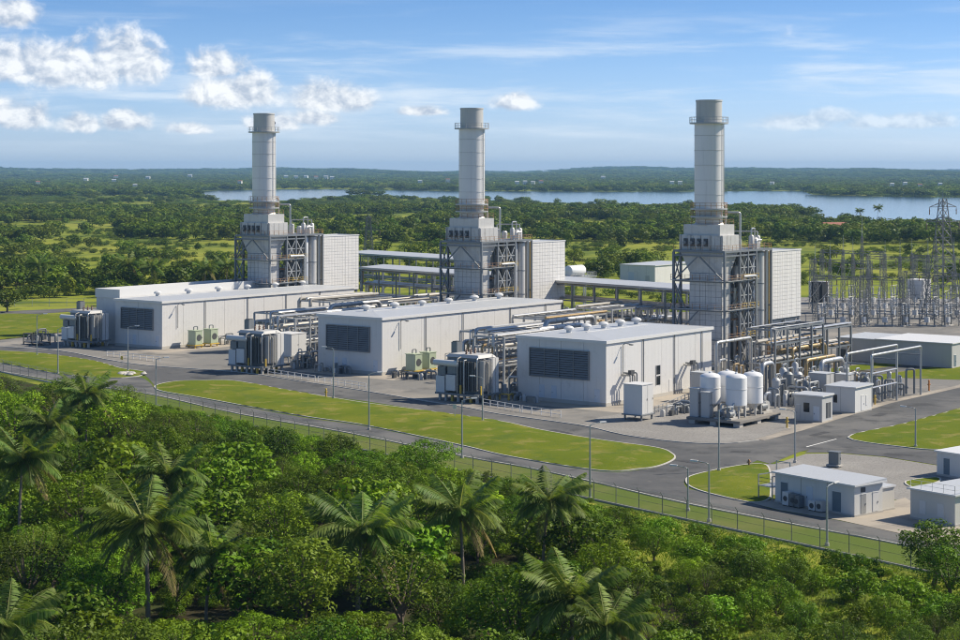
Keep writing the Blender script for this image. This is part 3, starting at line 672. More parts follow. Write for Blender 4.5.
def towers(label, base):
    """Tall vessels and pipes between the stack and the filter house."""
    t = thing('vessel_tower', label, 'vessels', base, UA, 'tall vessel groups behind the stacks')
    for (x, y, r, z0, z1, mt) in ((10.6,-3.9,1.05,0,23.3,'pipe_silver'),(13.1,-4.2,1.15,0,23.3,'casing'),(12.2,0.2,1.3,0,23.4,'pipe_lagged'),(10.4,1.0,1.0,0,23.4,'casing')):
        v = MB().lathe([(r,z0),(r,z1-0.4),(r*0.7,z1)],20).build('vessel',mt,t)
        for z in (5.5,11,16.5):
            m = MB(); ring(m,r,r+0.07,z,0.18,20); o = m.build('band','steel',v); o.location = (x,y,0)
        v.data.transform(Matrix.Translation((x,y,0)))
    for (x, y, h, r) in ((9.8,-4.3,2.8,0.55),(11.8,-4.0,2.2,0.8),(13.7,-3.6,2.6,0.6),(11.0,1.0,2.4,0.8),(14.2,1.2,1.8,0.7)):
        v = MB().lathe([(r,23.86),(r,23.86+h-0.3),(r*0.6,23.86+h)],14,(x,y,0)).build('drum','casing',t)
    for (pts, r) in (([(9.8,-4.3,26.4),(9.8,-4.3,28.0),(11.8,-4.0,28.0),(11.8,-4.0,26)],0.16),([(14.6,-5.2,1.5),(14.6,-5.2,23.4)],0.3),([(15.0,-3.8,4),(15.0,-3.8,22.8)],0.22),([(13.7,-3.6,26.4),(13.7,-3.6,27.3),(11,1,27.3),(11,1,26)],0.14)):
        MB().pipe(pts,r,8).build('pipe','pipe_silver',t)
    for (x, y) in ((15.3,-5.9),(15.3,5.6)): MB().beam((x,y,0),(x,y,23.45),0.35).build('post','steel',t)
    MB().beam((15.3,-5.9,12),(15.3,5.6,12),0.3).build('beam','steel',t)
    ld = MB()
    for y in (-0.25,0.25): ld.beam((15.75,-5.4+y,1),(15.75,-5.4+y,24.6),0.08)
    for k in range(46): ld.beam((15.75,-5.65,1.2+k*0.5),(15.75,-5.15,1.2+k*0.5),0.05)
    ld.build('ladder','yellow_paint',t)
    return t
def filter_house(label, base):
    t = thing('filter_house', label, 'filter house', base, UA, 'inlet filter houses')
    x0, x1, y0, y1, z0, z1 = 16.6, 30.2, -5.0, 2.4, 8.8, 22.9
    b = MB().box(x0,x1,y0,y1,z0,z1).build('body','cabinet_grey',t)
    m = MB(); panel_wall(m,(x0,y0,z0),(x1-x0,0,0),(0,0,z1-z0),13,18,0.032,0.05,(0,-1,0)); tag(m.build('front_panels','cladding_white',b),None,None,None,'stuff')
    m = MB(); panel_wall(m,(x0,y1,z0),(0,y0-y1,0),(0,0,z1-z0),5,13,0.025,0.05,(-1,0,0)); tag(m.build('side_panels','cabinet_grey',b),None,None,None,'stuff')  # greyer than the front panels: this side's shade is put into the colour
    e = MB(); e.box(x0-0.15,x1+0.15,y0-0.15,y0,z1,z1+0.25); e.box(x0-0.15,x0,y0,y1+0.15,z1,z1+0.25); e.box(x0,x1+0.15,y1,y1+0.15,z1,z1+0.25); e.box(x1,x1+0.15,y0,y1,z1,z1+0.25); e.build('roof_edge','trim_white',t)
    MB().box(x0,x1,y0,y1,z1,z1+0.1).build('roof','roof_pale',t)
    for x in (x0+0.4,(x0+x1)/2,x1-0.4):
        for y in (y0+0.4,y1-0.4): MB().beam((x,y,0),(x,y,z0),0.4).build('leg','steel',t)
    for a, c in ((x0+0.4,(x0+x1)/2),((x0+x1)/2,x1-0.4)):
        MB().beam((a,y0+0.4,0.3),(c,y0+0.4,z0-0.3),0.2).build('brace','steel_pale',t); MB().beam((c,y0+0.4,0.3),(a,y0+0.4,z0-0.3),0.2).build('brace','steel_pale',t)
    for z in (4.4,8.5): MB().beam((x0+0.4,y0+0.4,z),(x1-0.4,y0+0.4,z),0.3).build('beam','steel',t)
    MB().hexa([(x0+2,y0+1,4.6),(x1-4,y0+1,4.6),(x1-4,y1-1,4.6),(x0+2,y1-1,4.6)],[(x0+0.6,y0+0.6,z0),(x1-0.6,y0+0.6,z0),(x1-0.6,y1-0.6,z0),(x0+0.6,y1-0.6,z0)]).build('duct','casing',t)
    return t
def at(px, D): return Vector(((px-480)/F*D, D, 0))
S3, S2, S1 = at(709, 370), at(471.8, 418), at(264, 457)
SNAME = {'right': S3, 'middle': S2, 'left': S1}
p1 = stack('tallest looking exhaust stack on the right, behind the nearest hall', S3)
p2 = towers('tall silver vessels and pipes right of the right-hand stack', S3)
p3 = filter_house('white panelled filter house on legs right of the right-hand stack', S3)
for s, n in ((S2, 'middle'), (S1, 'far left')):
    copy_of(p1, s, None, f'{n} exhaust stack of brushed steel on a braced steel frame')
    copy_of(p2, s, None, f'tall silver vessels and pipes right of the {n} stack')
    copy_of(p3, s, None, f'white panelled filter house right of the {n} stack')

# ---------------------------------------------------------------- pipe bridges and racks
def rack(label, base, rot, L, W, levels, bay, pipes, roof=None, seed=0, steel='steel', group='pipe racks', name='pipe_rack', braces=True):
    """Posts and beams along local x, pipes on every level; an optional sheet roof."""
    rnd = random.Random(seed); t = thing(name, label, 'pipe rack', base, rot, group)
    n = max(1, round(L/bay)); top = max(levels)
    pm = MB().beam((0,0,0),(0,0,top),0.34).mesh('post', steel); bmh = MB().beam((0,0,0),(0,W,0),0.26,0.34).mesh('cross_beam', steel)
    lb = MB().beam((0,0,0),(L,0,0),0.2,0.3).mesh('long_beam', steel)
    for i in range(n+1):
        x = i*L/n
        for y in (0, W): put('post', pm, t, (x, y, 0))
        for z in levels: put('cross_beam', bmh, t, (x, 0, z))
    for z in levels:
        for y in (0, W): put('long_beam', lb, t, (0, y, z+(0.02 if y else 0)))
    if braces:
        for i in range(0, n, 2): MB().beam((i*L/n,0,0.2),((i+1)*L/n,0,levels[0]),0.16).build('brace','steel_pale',t)
    for z in levels:
        y = 0.3
        while y < W-0.4:
            r = rnd.choice((0.14,0.2,0.28,0.36)); y += r+0.08
            if y+r > W-0.2 or rnd.random() > (pipes if z < top else pipes*0.55): y += r+0.15; continue
            a, b = (0-rnd.random()*1.5, L+rnd.random()*1.5); zz = z+0.19+r; pts = [(a,y,zz),(b,y,zz)]
            if rnd.random() < 0.35: pts.append((b,y,max(0.5,zz-rnd.uniform(2,5))))
            if rnd.random() < 0.30: pts.insert(0,(a,y,max(0.5,zz-rnd.uniform(2,5))))
            MB().pipe(pts,r,8).build('pipe',rnd.choice(('pipe_silver','pipe_silver','pipe_lagged','steel_pale','pipe_brass') if r < 0.3 else ('pipe_silver','pipe_lagged')),t); y += r+0.1
    if roof:
        rm = MB().hexa([(-0.6,-0.7,top+0.75),(L+0.6,-0.7,top+0.75),(L+0.6,W+0.7,top+1.25),(-0.6,W+0.7,top+1.25)],[(-0.6,-0.7,top+0.9),(L+0.6,-0.7,top+0.9),(L+0.6,W+0.7,top+1.4),(-0.6,W+0.7,top+1.4)]).build('roof','roof_sheet',t)
        MB().box(-0.6,L+0.6,-0.85,-0.72,top+0.45,top+0.95).build('gutter','steel_pale',rm)
        for i in range(n+1):
            x = i*L/n
            for y, hh in ((0,0.85),(W,1.3)): MB().beam((x,y,top),(x,y,top+hh),0.22).build('strut',steel,t)
    return t
VA = UA-math.pi/2           # local x runs towards the right and the viewer, local y along U
def zat(px, py, z):
    d = F*(HC-z)/(py-YH); return Vector(((px-480)/F*d, d, 0))
a, b = zat(362,267,13.6), zat(690,289.5,13.6); ang = math.atan2((b-a).y,(b-a).x)
rack('long roofed pipe bridge passing behind the middle stack', a, ang, (b-a).length, 7, (5.5,9,12.7), 7.5, 0.75, True, 11)
a, b = zat(345,252.2,13.6), zat(462,259.5,13.6); ang = math.atan2((b-a).y,(b-a).x)
rack('rear roofed pipe bridge between the left and middle stacks', a, ang, (b-a).length, 9, (6,12.7), 9, 0.5, True, 12)
def rk(px, py, label, L, W, levels, seed, rot=None, dens=0.62, bay=4.2, st='steel_pale'):
    return rack(label, G(px, py), UA if rot is None else rot, L, W, levels, bay, dens, None, seed, st)
rk(398,342,'open pipe rack behind the middle hall roof, right of left filter house',18,9,(3.2,6.2,9.0),21)
rk(612,352,'open pipe rack behind the nearest hall, right of middle filter house',16,10,(3.2,6.2,9.2),22)
rk(648,349,'dense pipe rack against the left foot of the right-hand stack',12,8,(3,6,8.8),23)
rk(295,360,'pipe rack squeezed between far left and middle halls',14,7,(3.4,6.6,8.6),24)
rk(504,384,'pipe rack squeezed between middle and nearest halls',14,7,(3.4,6.6,8.6),25)
rk(438,338,'pipe rack at the left foot of the middle stack',10,8,(3.4,6.6,9.6),26)
rk(775,381,'low pipe rack with brass pipe below the right-hand filter house',20,6,(3.4,6.8,9.6),27,None,0.8,5,'steel')
rk(815,372,'tall open pipe rack beside the long low building',16,6,(4.2,8.2),28,None,0.6,5,'steel')
rk(284,353,'wide pipe rack along the shaded side of the far left hall yard',24,9,(3.2,6.0,8.4),51)
rk(497,377,'wide pipe rack along the shaded side of the middle hall yard',24,9,(3.2,6.0,8.4),52)
rk(330,343,'rear pipe rack between the far left and middle halls',22,10,(3.4,6.8,9.4),53)
rk(552,366,'rear pipe rack between the middle and nearest halls',20,10,(3.4,6.8,9.4),54)
# big silver loops over the racks
def loop(label, pts, r, mt='pipe_silver', legs=(), name='pipe_loop'):
    t = thing(name, label, 'pipe', (pts[0][0], pts[0][1], 0)); o = Vector((pts[0][0], pts[0][1], 0))
    pts = [Vector(p)-o for p in pts]
    p = MB().pipe(pts, r, 14, r*2.6).build('pipe', mt, t)
    for a, b in zip(pts[:-1], pts[1:]):
        n = int((b-a).length/3.0)
        for i in range(1, n):
            d = (b-a).normalized(); c = a.lerp(b, i/n); MB().tube(c-d*0.09, c+d*0.09, r+0.06, 14).build('flange', 'steel_pale', p)
    for q in legs:
        q = Vector(q)-o; MB().beam((q.x,q.y,0),(q.x,q.y,q.z-r*0.9),0.3).build('support','steel',t)
    return t
def lp(px, py, u0, v0, L, z, r, label, mt='pipe_silver'):
    c = G(px, py); P = lambda u, v, zz: plant(c, u, v, zz)
    loop(label, [P(0,0,0.2), P(0,0,z), P(L,0,z), P(L,0,0.2)], r, mt, [P(L*0.35,0,z), P(L*0.7,0,z)])
lp(322,352,0,0,15,8.6,0.55,'fat silver pipe arching between far left hall and middle hall')
lp(330,350,0,0,17,9.8,0.5,'thinner silver pipe above the rack left of the middle hall roof')
lp(536,377,0,0,16,9.0,0.6,'fat silver pipe arching between middle hall and nearest hall')
lp(545,374,0,0,17,10.2,0.5,'thinner silver pipe above the rack left of the nearest hall roof')
lp(778,376,0,0,11,4.6,0.62,'fat brass coloured pipe right of the white tanks','pipe_brass')
lp(821,392,0,0,8.5,5.4,0.45,'fat silver pipe bridge standing behind the two sheds')
lp(716,390,0,0,13,8.6,0.3,'slim silver pipe bending over at the foot of the right-hand stack')
lp(792,377,0,0,14,5.4,0.4,'second ochre pipe running beside the fat brass one','pipe_brass')
lp(806,384,0,0,12,4.4,0.34,'ochre pipe right of the fat brass one','pipe_brass')
lp(762,396,0,0,4.0,5.6,0.45,'upright silver pipe bend right of the white tanks')
lp(467,359,0,0,11,7.2,0.55,'silver pipe crossing behind the middle transformer')
# the pipe portal right of the sheds
t = thing('pipe_portal', 'grey pipe portal standing at the roadside right of the sheds', 'pipe rack', G(871.5,407), UA)
for (x, y) in ((0,0),(10,0),(20,0),(0,4.5),(10,4.5),(20,4.5)): MB().tube((x,y,0),(x,y,8.4),0.18,10).build('post','steel_pale',t)
for y in (0,4.5): MB().pipe([(0,y,8.0),(0,y,8.7),(20,y,8.7),(20,y,8.0)],0.22,10).build('header_pipe','pipe_silver',t)
for z in (3.2,5.6): MB().tube((0,0,z),(10,0,z),0.16,8).build('side_pipe','pipe_silver',t)
for x in (0,10,20): MB().beam((x,0,7.2),(x,4.5,7.2),0.24).build('cross_beam','steel',t)
for k in range(9):
    x = 1.2+k*2.2; MB().pipe([(x,2.2,0.2),(x,2.2,2.4+(k%3)*1.1),(x+1.2,2.2+((k%2)-0.5)*2,2.4+(k%3)*1.1),(x+1.2,2.2+((k%2)-0.5)*2,0.2)],0.2,8).build('valve_pipe','steel_pale' if k % 2 else 'machine_grey',t)
    MB().tube((x,2.2,1.2),(x,2.2,1.5),0.42,12).build('valve','machine_grey',t)
# ---------------------------------------------------------------- transformers
def transformer(label, base, s=1.0):
    t = thing('transformer', label, 'transformer', base, UA, 'step-up transformers in front of the halls', s)
    for i in range(7):
        for x in (0.3, 5.6): MB().box(x-0.2,x+0.2,i*1.35,i*1.35+0.4,0,1.15).build('pedestal','yellow_paint' if i % 3 == 1 else 'plinth',t)
    MB().box(-0.3,6.4,-0.4,9.0,1.15,1.5).build('skid','machine_grey',t)
    MB().box(1.2,5.6,0.6,7.4,1.5,7.6).build('tank','machine_grey',t)
    lid = MB().hexa([(0.9,0.3,7.6),(5.9,0.3,7.6),(5.9,7.7,7.6),(0.9,7.7,7.6)],[(1.4,0.9,8.1),(5.4,0.9,8.1),(5.4,7.1,8.1),(1.4,7.1,8.1)]).build('lid','cabinet_grey',t)
    for k in range(9):                      # cooling fins on the front and on the lit side
        y = 0.7+k*0.42; MB().box(0.15,1.2,y,y+0.13,2.0,7.1).build('radiator_fin','machine_grey' if k % 2 else 'machine_dark',t)
    for k in range(5):
        x = 1.5+k*0.45; MB().box(x,x+0.14,-0.3,0.6,2.0,7.2).build('radiator_fin','cabinet_grey',t)
    MB().box(3.8,4.7,-0.35,0.6,1.5,7.5).build('cable_duct','cabinet_pale',t); MB().box(4.85,5.7,-0.35,0.6,1.5,7.5).build('cable_duct','cabinet_pale',t)
    MB().box(-0.15,1.2,7.0,8.9,1.5,4.3).build('control_cabinet','cabinet_pale',t); MB().box(0.2,1.2,7.1,8.8,4.4,5.9).build('marshalling_box','machine_grey',t)
    MB().box(-0.25,0.95,4.6,6.6,1.9,4.6).build('control_cabinet','cabinet_pale',t); MB().box(0.2,1.2,4.7,6.6,4.7,6.2).build('fan_box','machine_grey',t)
    c = MB(); c.lathe([(0.25,-0.1),(0.55,0),(0.55,5.4),(0.25,5.5)],16); o = c.build('conservator','cabinet_pale',t,(0.4,9.6,6.55),(R(90),0,0))
    MB().box(0.1,0.7,7.9,8.3,5.9,6.1).build('bracket','steel',t)
    MB().box(4.2,5.6,7.6,8.9,1.5,9.8).build('chimney_box','machine_grey',t)
    MB().box(4.35,5.45,7.75,8.75,9.8,9.95).build('chimney_cap','machine_dark',t)
    for k, (pts, r) in enumerate([([(0.6,0.3,2.2),(0.0,0.0,2.2),(0.0,0.0,7.6),(1.4,0.6,7.9)],0.11),([(0.0,4.3,1.6),(0.0,4.3,7.4),(1.4,4.3,7.8)],0.12),([(0.4,2.6,7.3),(-0.3,2.6,7.3),(-0.3,2.6,1.6)],0.1),([(2.4,-0.6,1.5),(2.4,-0.6,6.8),(2.4,0.7,7.7)],0.1),([(5.9,2,1.6),(5.9,2,7.2)],0.16)]):
        MB().pipe(pts,r,8).build('pipe',('pipe_silver','pipe_lagged')[k % 2],t)
    for k in range(3):
        x = 2.0+k*1.2
        b = MB().lathe([(0.18,8.1),(0.28,8.2),(0.16,8.35),(0.28,8.5),(0.16,8.65),(0.26,8.8),(0.08,8.95),(0.06,9.3)],10,(x,3.8,0)).build('bushing','insulator',t)
    for (x, y) in ((-0.2,3.4),(0.5,-0.5)):
        MB().box(x-0.12,x+0.12,y-0.12,y+0.12,1.5,3.0).build('valve_post','yellow_paint',t)
    ld = MB()
    for x in (3.1,3.5): ld.beam((x,-0.75,1.5),(x,-0.75,8.2),0.06)
    for k in range(16): ld.beam((3.1,-0.75,1.7+k*0.4),(3.5,-0.75,1.7+k*0.4),0.04)
    ld.build('ladder','steel_pale',t)
    return t
T3 = transformer('transformer with conservator and fins left of the nearest hall', G(477,404))
copy_of(T3, G(262,374.5), None, 'transformer with conservator and fins left of the middle hall', s=1.02)
copy_of(T3, G(88,348), None, 'transformer with conservator and fins left of the far left hall', s=1.0)
# ---------------------------------------------------------------- cabinets and small skids
def cabinet(name, label, base, L, W, z0, z1, col, group=None, legs='yellow_paint', fan=False, doors=2):
    t = thing(name, label, 'cabinet', base, UA, group)
    if z0 > 0.3:
        for x in (0.15, L-0.15):
            for y in (0.15, W-0.15): MB().box(x-0.12,x+0.12,y-0.12,y+0.12,0,z0-0.18).build('leg',legs,t)
        MB().box(-0.25,L+0.25,-0.25,W+0.25,z0-0.18,z0).build('skid',legs if col != 'cabinet_grey' else 'steel',t)
    MB().box(0,L,0,W,z0,z1).build('body',col,t)
    MB().box(-0.12,L+0.12,-0.12,W+0.12,z1,z1+0.12).build('lid','roof_pale' if col == 'cabinet_grey' else col,t)
    for k in range(doors):
        a, b = L*k/doors+0.06, L*(k+1)/doors-0.06
        d = MB().box(a,b,-0.05,-0.003,z0+0.1,z1-0.1).build('door_panel',col,t); MB().box(b-0.2,b-0.12,-0.1,-0.05,(z0+z1)/2-0.15,(z0+z1)/2+0.15).build('handle','machine_dark',d)
    if fan:
        MB().tube((L*0.5,-0.09,(z0+z1)/2),(L*0.5,-0.055,(z0+z1)/2),min(L,z1-z0)*0.32,16).build('fan_guard','machine_dark',t)
        MB().pipe([(L*0.3,W*0.5,z1),(L*0.3,W*0.5,z1+0.9),(L*0.8,W*0.5,z1+0.9),(L*0.8,W*0.5,z1+0.1)],0.12,8).build('exhaust_pipe','machine_grey',t)
    return t
for hc, nm, (xa, xb) in ((B2C,'middle hall',(4.8,9.2)),(B1C,'far left hall',(6.0,10.8))):
    for x, w in ((xa,'left'),(xb,'right')):
        cabinet('cooling_cabinet', f'{w} one of the pair of pale green cabinets beside the {nm}', plant(hc,x,-4.3), 2.3, 2.3, 0.75, 3.9, 'cabinet_green', 'pale green cooling cabinets', fan=True, doors=1)
cabinet('switch_cabinet','tall pale grey cabinet on a skid beside the nearest hall',G(641.7,421.5),3.4,3.4,1.0,5.7,'cabinet_pale',None,'steel')
cabinet('switch_cabinet','grey cabinet against the far end of the nearest hall',G(706,402),2.4,3.0,0.5,4.9,'cabinet_grey',None,'steel')
cabinet('filter_box','large pale box on posts left of the middle hall',G(291,366),4.6,5.0,2.0,6.4,'cabinet_pale',None,'steel_pale')
for hc, xx, nm in ((B3C,4.6,'nearest'),(B3C,25,'nearest')):
    t = thing('wall_pipework', 'dark pipe frame on the lit wall of the nearest hall, '+('near its front corner' if xx < 10 else 'near its far end'), 'pipework', plant(hc, xx, -1.9), UA)
    for k in range(4): MB().pipe([(k*0.7,0,0.1),(k*0.7,0,5.0+0.3*(k%2)),(k*0.7,1.7,5.0+0.3*(k%2))],0.14,8).build('pipe','machine_grey' if k % 2 else 'pipe_lagged',t)
    MB().beam((-0.3,0,3.4),(2.6,0,3.4),0.2).build('beam','steel',t); MB().box(-0.2,0.9,-0.3,0.3,5.2,5.9).build('motor','machine_dark',t)
# ---------------------------------------------------------------- white tanks on their slab
sl = thing('tank_slab','raised concrete slab carrying the white tanks','slab',G(740,428.5),UA)
MB().box(0,13.2,0,9.6,0.65,1.05).build('deck','concrete',sl)
for x in (0.2,6.0,11.8):
    for y in (0.2,4.4,8.2): MB().box(x,x+1.1,y,y+1.1,0,0.65).build('pier','plinth',sl)
def tank(label, x, y, r, zb, zt, grp):
    t = thing('storage_tank', label, 'tank', plant(sl.location, x, y, 1.05), UA, grp)
    MB().lathe([(0.25,zb-1.0),(r*0.75,zb-0.25),(r,zb),(r,zt-0.55),(r*0.82,zt-0.22),(r*0.45,zt-0.04),(0.12,zt)],28).build('shell','tank_white',t)
    for k in range(4):
        a = math.pi/4+k*math.pi/2; MB().beam((r*0.85*math.cos(a),r*0.85*math.sin(a),0),(r*0.85*math.cos(a),r*0.85*math.sin(a),zb+0.2),0.26).build('leg','cabinet_grey',t)
    MB().pipe([(0,0,zb-0.9),(0,0,0.6),(-r*1.2,0,0.6)],0.14,8).build('outlet_pipe','machine_grey',t)
    MB().lathe([(0.22,zt-0.05),(0.22,zt+0.2),(0.1,zt+0.25)],10).build('hatch','tank_white',t)
    m = MB(); ring(m,r,r+0.05,zb+(zt-zb)*0.5,0.1,28); m.build('band','cabinet_pale',t)
    return t
tank('front white tank on legs, nearest of the four', 4.0, 2.9, 1.68, 2.0, 6.9, 'white storage tanks')
tank('left white tank on legs, beside the grey cabinets', 4.0, 7.6, 1.62, 1.9, 6.7, 'white storage tanks')
tank('hindmost white tank, its dome showing between two others', 8.4, 7.0, 1.62, 1.9, 6.7, 'white storage tanks')
tank('right white tank on legs, next to the upright pipes', 8.8, 2.6, 1.62, 1.9, 6.8, 'white storage tanks')
for k, (x, y, h, n) in enumerate(((0.8,8.0,4.4,'left'),(0.9,6.0,3.9,'right'))):
    cabinet('control_cabinet',f'{n} of two grey cabinets at the left end of the tank slab',plant(sl.location,x,y,1.05),1.0,1.5,0.0,h,'cabinet_grey',None,'steel')
def pump(label, base, rot, grp, s=1.0):
    t = thing('pump', label, 'pump', base, rot, grp, s)
    MB().box(-0.9,0.9,-0.45,0.45,0,0.22).build('base','plinth',t); MB().tube((-0.8,0,0.65),(0.2,0,0.65),0.36,14).build('motor','machine_grey',t)
    MB().tube((0.3,-0.25,0.7),(0.3,0.25,0.7),0.5,16).build('casing','cabinet_grey',t); MB().pipe([(0.3,0,1.1),(0.3,0,1.9),(1.2,0,1.9)],0.14,8).build('pipe','pipe_silver',t)
    return t
rp = random.Random(5)
pump('small grey pump in front of the front white tank', plant(sl.location,1.6,2.4,1.05), UA, 'pumps on the tank slab', 1.2)
pump('small grey pump between the left and front white tanks', plant(sl.location,1.5,4.4,1.05), UA, 'pumps on the tank slab', 1.1)
pump('grey pump at the right end of the tank slab', plant(sl.location,11.4,2.0,1.05), UA, 'pumps on the tank slab', 1.6)
pump('grey pump behind the right white tank', plant(sl.location,11.6,6.2,1.05), UA, 'pumps on the tank slab', 1.6)
# upright vessels and heat exchangers behind the sheds
def vessel(label, base, r, h, mt='cabinet_grey'):
    t = thing('process_vessel', label, 'vessel', base, UA, 'vessels behind the sheds')
    MB().lathe([(r*0.7,0),(r*0.7,0.5),(r,0.55),(r,h-0.4),(r*0.55,h)],18).build('shell',mt,t)
    MB().pipe([(0,0,h),(0,0,h+0.6),(r*2,0,h+0.6),(r*2,0,0.2)],0.13,8).build('pipe','pipe_silver',t)
    m = MB(); ring(m,r,r+0.08,h*0.6,0.15,18); m.build('band','steel',t); return t
spots = [(776,405,0.75,4.6),(788,402,0.9,5.2),(798,398,0.8,4.6),(806,404,0.6,4.0),(783,396,0.7,5.0),(812,394,0.7,4.2),(826,389,0.9,4.5),(845,388,0.8,4.0),(856,392,0.7,3.6),(866,396,0.7,3.4),(795,392,0.6,5.4),(838,395,0.9,4.2)]
wds = ('first','second','third','fourth','fifth','sixth','seventh','eighth','ninth','tenth','eleventh','twelfth')
for k, (x, y, r, h) in enumerate(sorted(spots)):
    vessel(f'{wds[k]} from the left among the grey vessels behind the sheds', G(x,y), r, h, ('cabinet_grey','casing','machine_grey')[k%3])
cabinet('switch_cabinet','grey box with pipe standing on it behind the left shed',G(826,401),3.0,3.2,0.0,4.6,'cabinet_grey')
cabinet('switch_cabinet','smaller grey box right of the pipe bridge behind the sheds',G(848,398),2.2,2.4,0.0,4.0,'cabinet_grey')
# a maze of small pipe frames
def maze(label, base, L, W, H, seed, rot=UA, mats=('pipe_silver','steel_pale','machine_grey','pipe_lagged'), n=16):
    r = random.Random(seed); t = thing('pipe_manifold', label, 'pipework', base, rot, 'ground-level pipe manifolds')
    for k in range(n):
        x, y, z = r.uniform(0,L), r.uniform(0,W), r.uniform(0.8,H); q = r.uniform(0.08,0.24)
        if r.random() < 0.5: pts = [(x,y,0.05),(x,y,z),(min(L,x+r.uniform(1,4)),y,z),(min(L,x+r.uniform(1,4)),y,0.05)]; pts[3] = (pts[2][0],y,0.05)
        else: y2 = min(W,y+r.uniform(1,4)); pts = [(x,y,0.05),(x,y,z),(x,y2,z),(x,y2,0.05)]
        if (Vector(pts[1])-Vector(pts[2])).length < 0.5: continue
        MB().pipe(pts,q,8).build('pipe',r.choice(mats),t)
    for k in range(n//3):
        x, y = r.uniform(0.3,L-0.3), r.uniform(0.3,W-0.3); h = r.uniform(0.8,H*0.6)
        if k % 2: MB().box(x-0.4,x+0.4,y-0.3,y+0.3,0,h).build('junction_box',r.choice(('cabinet_grey','cabinet_pale','machine_dark')),t)
        else: MB().lathe([(0.4,0),(0.4,h),(0.2,h+0.3)],12,(x,y,0)).build('drum',r.choice(('machine_grey','cabinet_grey')),t)
    return t
maze('tangle of pipes right of the white tanks',G(779,409),14,7,4.4,31,n=26)
maze('tangle of pipes at the foot of the right-hand stack',G(726,385),12,7,4.5,32,n=22)
maze('tangle of pipes below the right-hand filter house',G(792,372),18,9,5.0,33,n=30,mats=('pipe_silver','pipe_brass','rust_rail','pipe_lagged','machine_grey'))
maze('pipes on the lawn side of the middle transformer',G(516,399),9,5,3.6,34,n=16)
maze('pipes between far left transformer and hall',G(104,341),9,5,4.4,35,n=18)
maze('pipes between the middle transformer box and the hall',G(302,370),8,4.5,4.0,36,n=18)
maze('low dark pipes in front of the pair of green cabinets',G(432,382),4,12,2.2,37,n=12,mats=('machine_dark','steel','machine_grey'))
maze('low dark pipes at the far left end of the yard',G(52,343),5,12,2.6,38,n=14,mats=('machine_dark','steel','machine_grey'))
maze('pipes with valves behind the long-walled middle hall',G(560,336),16,8,6.5,39,n=26)
maze('pipes behind the far left hall beside its filter house',G(358,322),16,8,6.5,40,n=26)
maze('pipes under the long pipe bridge right of the middle filter house',G(630,334),18,8,7.0,41,n=26)
maze('pipe run along the gravel between grey cabinet and tanks',G(690,414),12,3,1.8,42,n=16,mats=('steel_pale','cabinet_grey','machine_grey'))
maze('orange-stained pipes under the bridge left of the middle stack',G(420,318),14,8,6.0,43,n=24,mats=('pipe_silver','rust_rail','orange_paint','pipe_lagged'))
maze('low pipes along the foot of the middle hall front wall',plant(B2C,-3.2,6),2.4,9,1.8,44,n=12,mats=('steel_pale','machine_grey','pipe_lagged'))
maze('low pipes along the foot of the nearest hall front wall',plant(B3C,-3.4,12),2.4,8,1.6,45,n=10,mats=('steel_pale','machine_grey','yellow_paint'))
maze('low pipes along the lit wall of the far left hall',plant(B1C,15,-4.5),14,3,2.6,46,n=18)
maze('low pipes along the lit wall of the middle hall',plant(B2C,14,-5),14,3.6,3.2,47,n=20)
maze('pipes and boxes along the lit wall of the nearest hall',plant(B3C,24,-7.5),10,4,3.2,48,n=20)
maze('pipes between far left hall and middle transformer',plant(B1C,24,-9),12,6,4.2,49,n=22)
maze('dense pipes left of the pipe portal behind the larger shed',G(862,398),10,6,4.2,61,n=26,mats=('pipe_silver','steel_pale','machine_grey','pipe_brass'))
maze('dense pipes behind the white tanks',G(752,397),10,8,5.5,62,n=28,mats=('pipe_silver','steel_pale','machine_grey','pipe_brass','rust_rail'))
maze('dense pipes behind the smaller shed',G(808,408),9,6,4.0,63,n=24,mats=('pipe_silver','steel_pale','machine_grey','pipe_lagged'))
maze('small pipes on the gravel right of the tall grey cabinet',G(668,418),8,2.4,1.6,50,n=12,mats=('steel_pale','machine_grey'))
# small pale boxes glimpsed on the roofs' far side
cabinet('air_handler','pale air handling box behind the ridge of the middle hall',plant(B2C,13,20.5),5,3.4,1.5,9.4,'cabinet_pale',None,'steel_pale')
cabinet('air_handler','pale air handling box behind the ridge of the nearest hall',plant(B3C,10,22.5),6,3.4,1.5,9.6,'cabinet_pale',None,'steel_pale')
# ---------------------------------------------------------------- low railings beside the front road
def railing(label, a, b, h=1.1, col='cabinet_pale'):
    a, b = Vector(a), Vector(b); t = thing('railing', label, 'railing', a, math.atan2((b-a).y,(b-a).x), 'low railings beside the front road'); L = (b-a).length
    n = max(2, round(L/2.2)); pm = MB().beam((0,0,0),(0,0,h),0.11).mesh('post',col)
    for i in range(n+1): put('post',pm,t,(L*i/n,0,0))
    for z in (h*0.5,h): MB().beam((0,0,z),(L,0,z),0.085).build('rail',col,t)
    return t
railing('low railing in front of the far left hall',G(107,356),G(160,362))
railing('low railing in front of the middle hall, left part',G(268,374.5),G(315,381.5))
railing('low railing in front of the middle hall, right part',G(318,382),G(366,389.5))
railing('low railing in front of the nearest hall, left part',G(483,405.5),G(520,412))
railing('low railing in front of the nearest hall, right part',G(522,412.3),G(561,418))
railing('railing between the grey cabinet and the tank slab',G(655,414),G(692,399),1.2,'steel_pale')
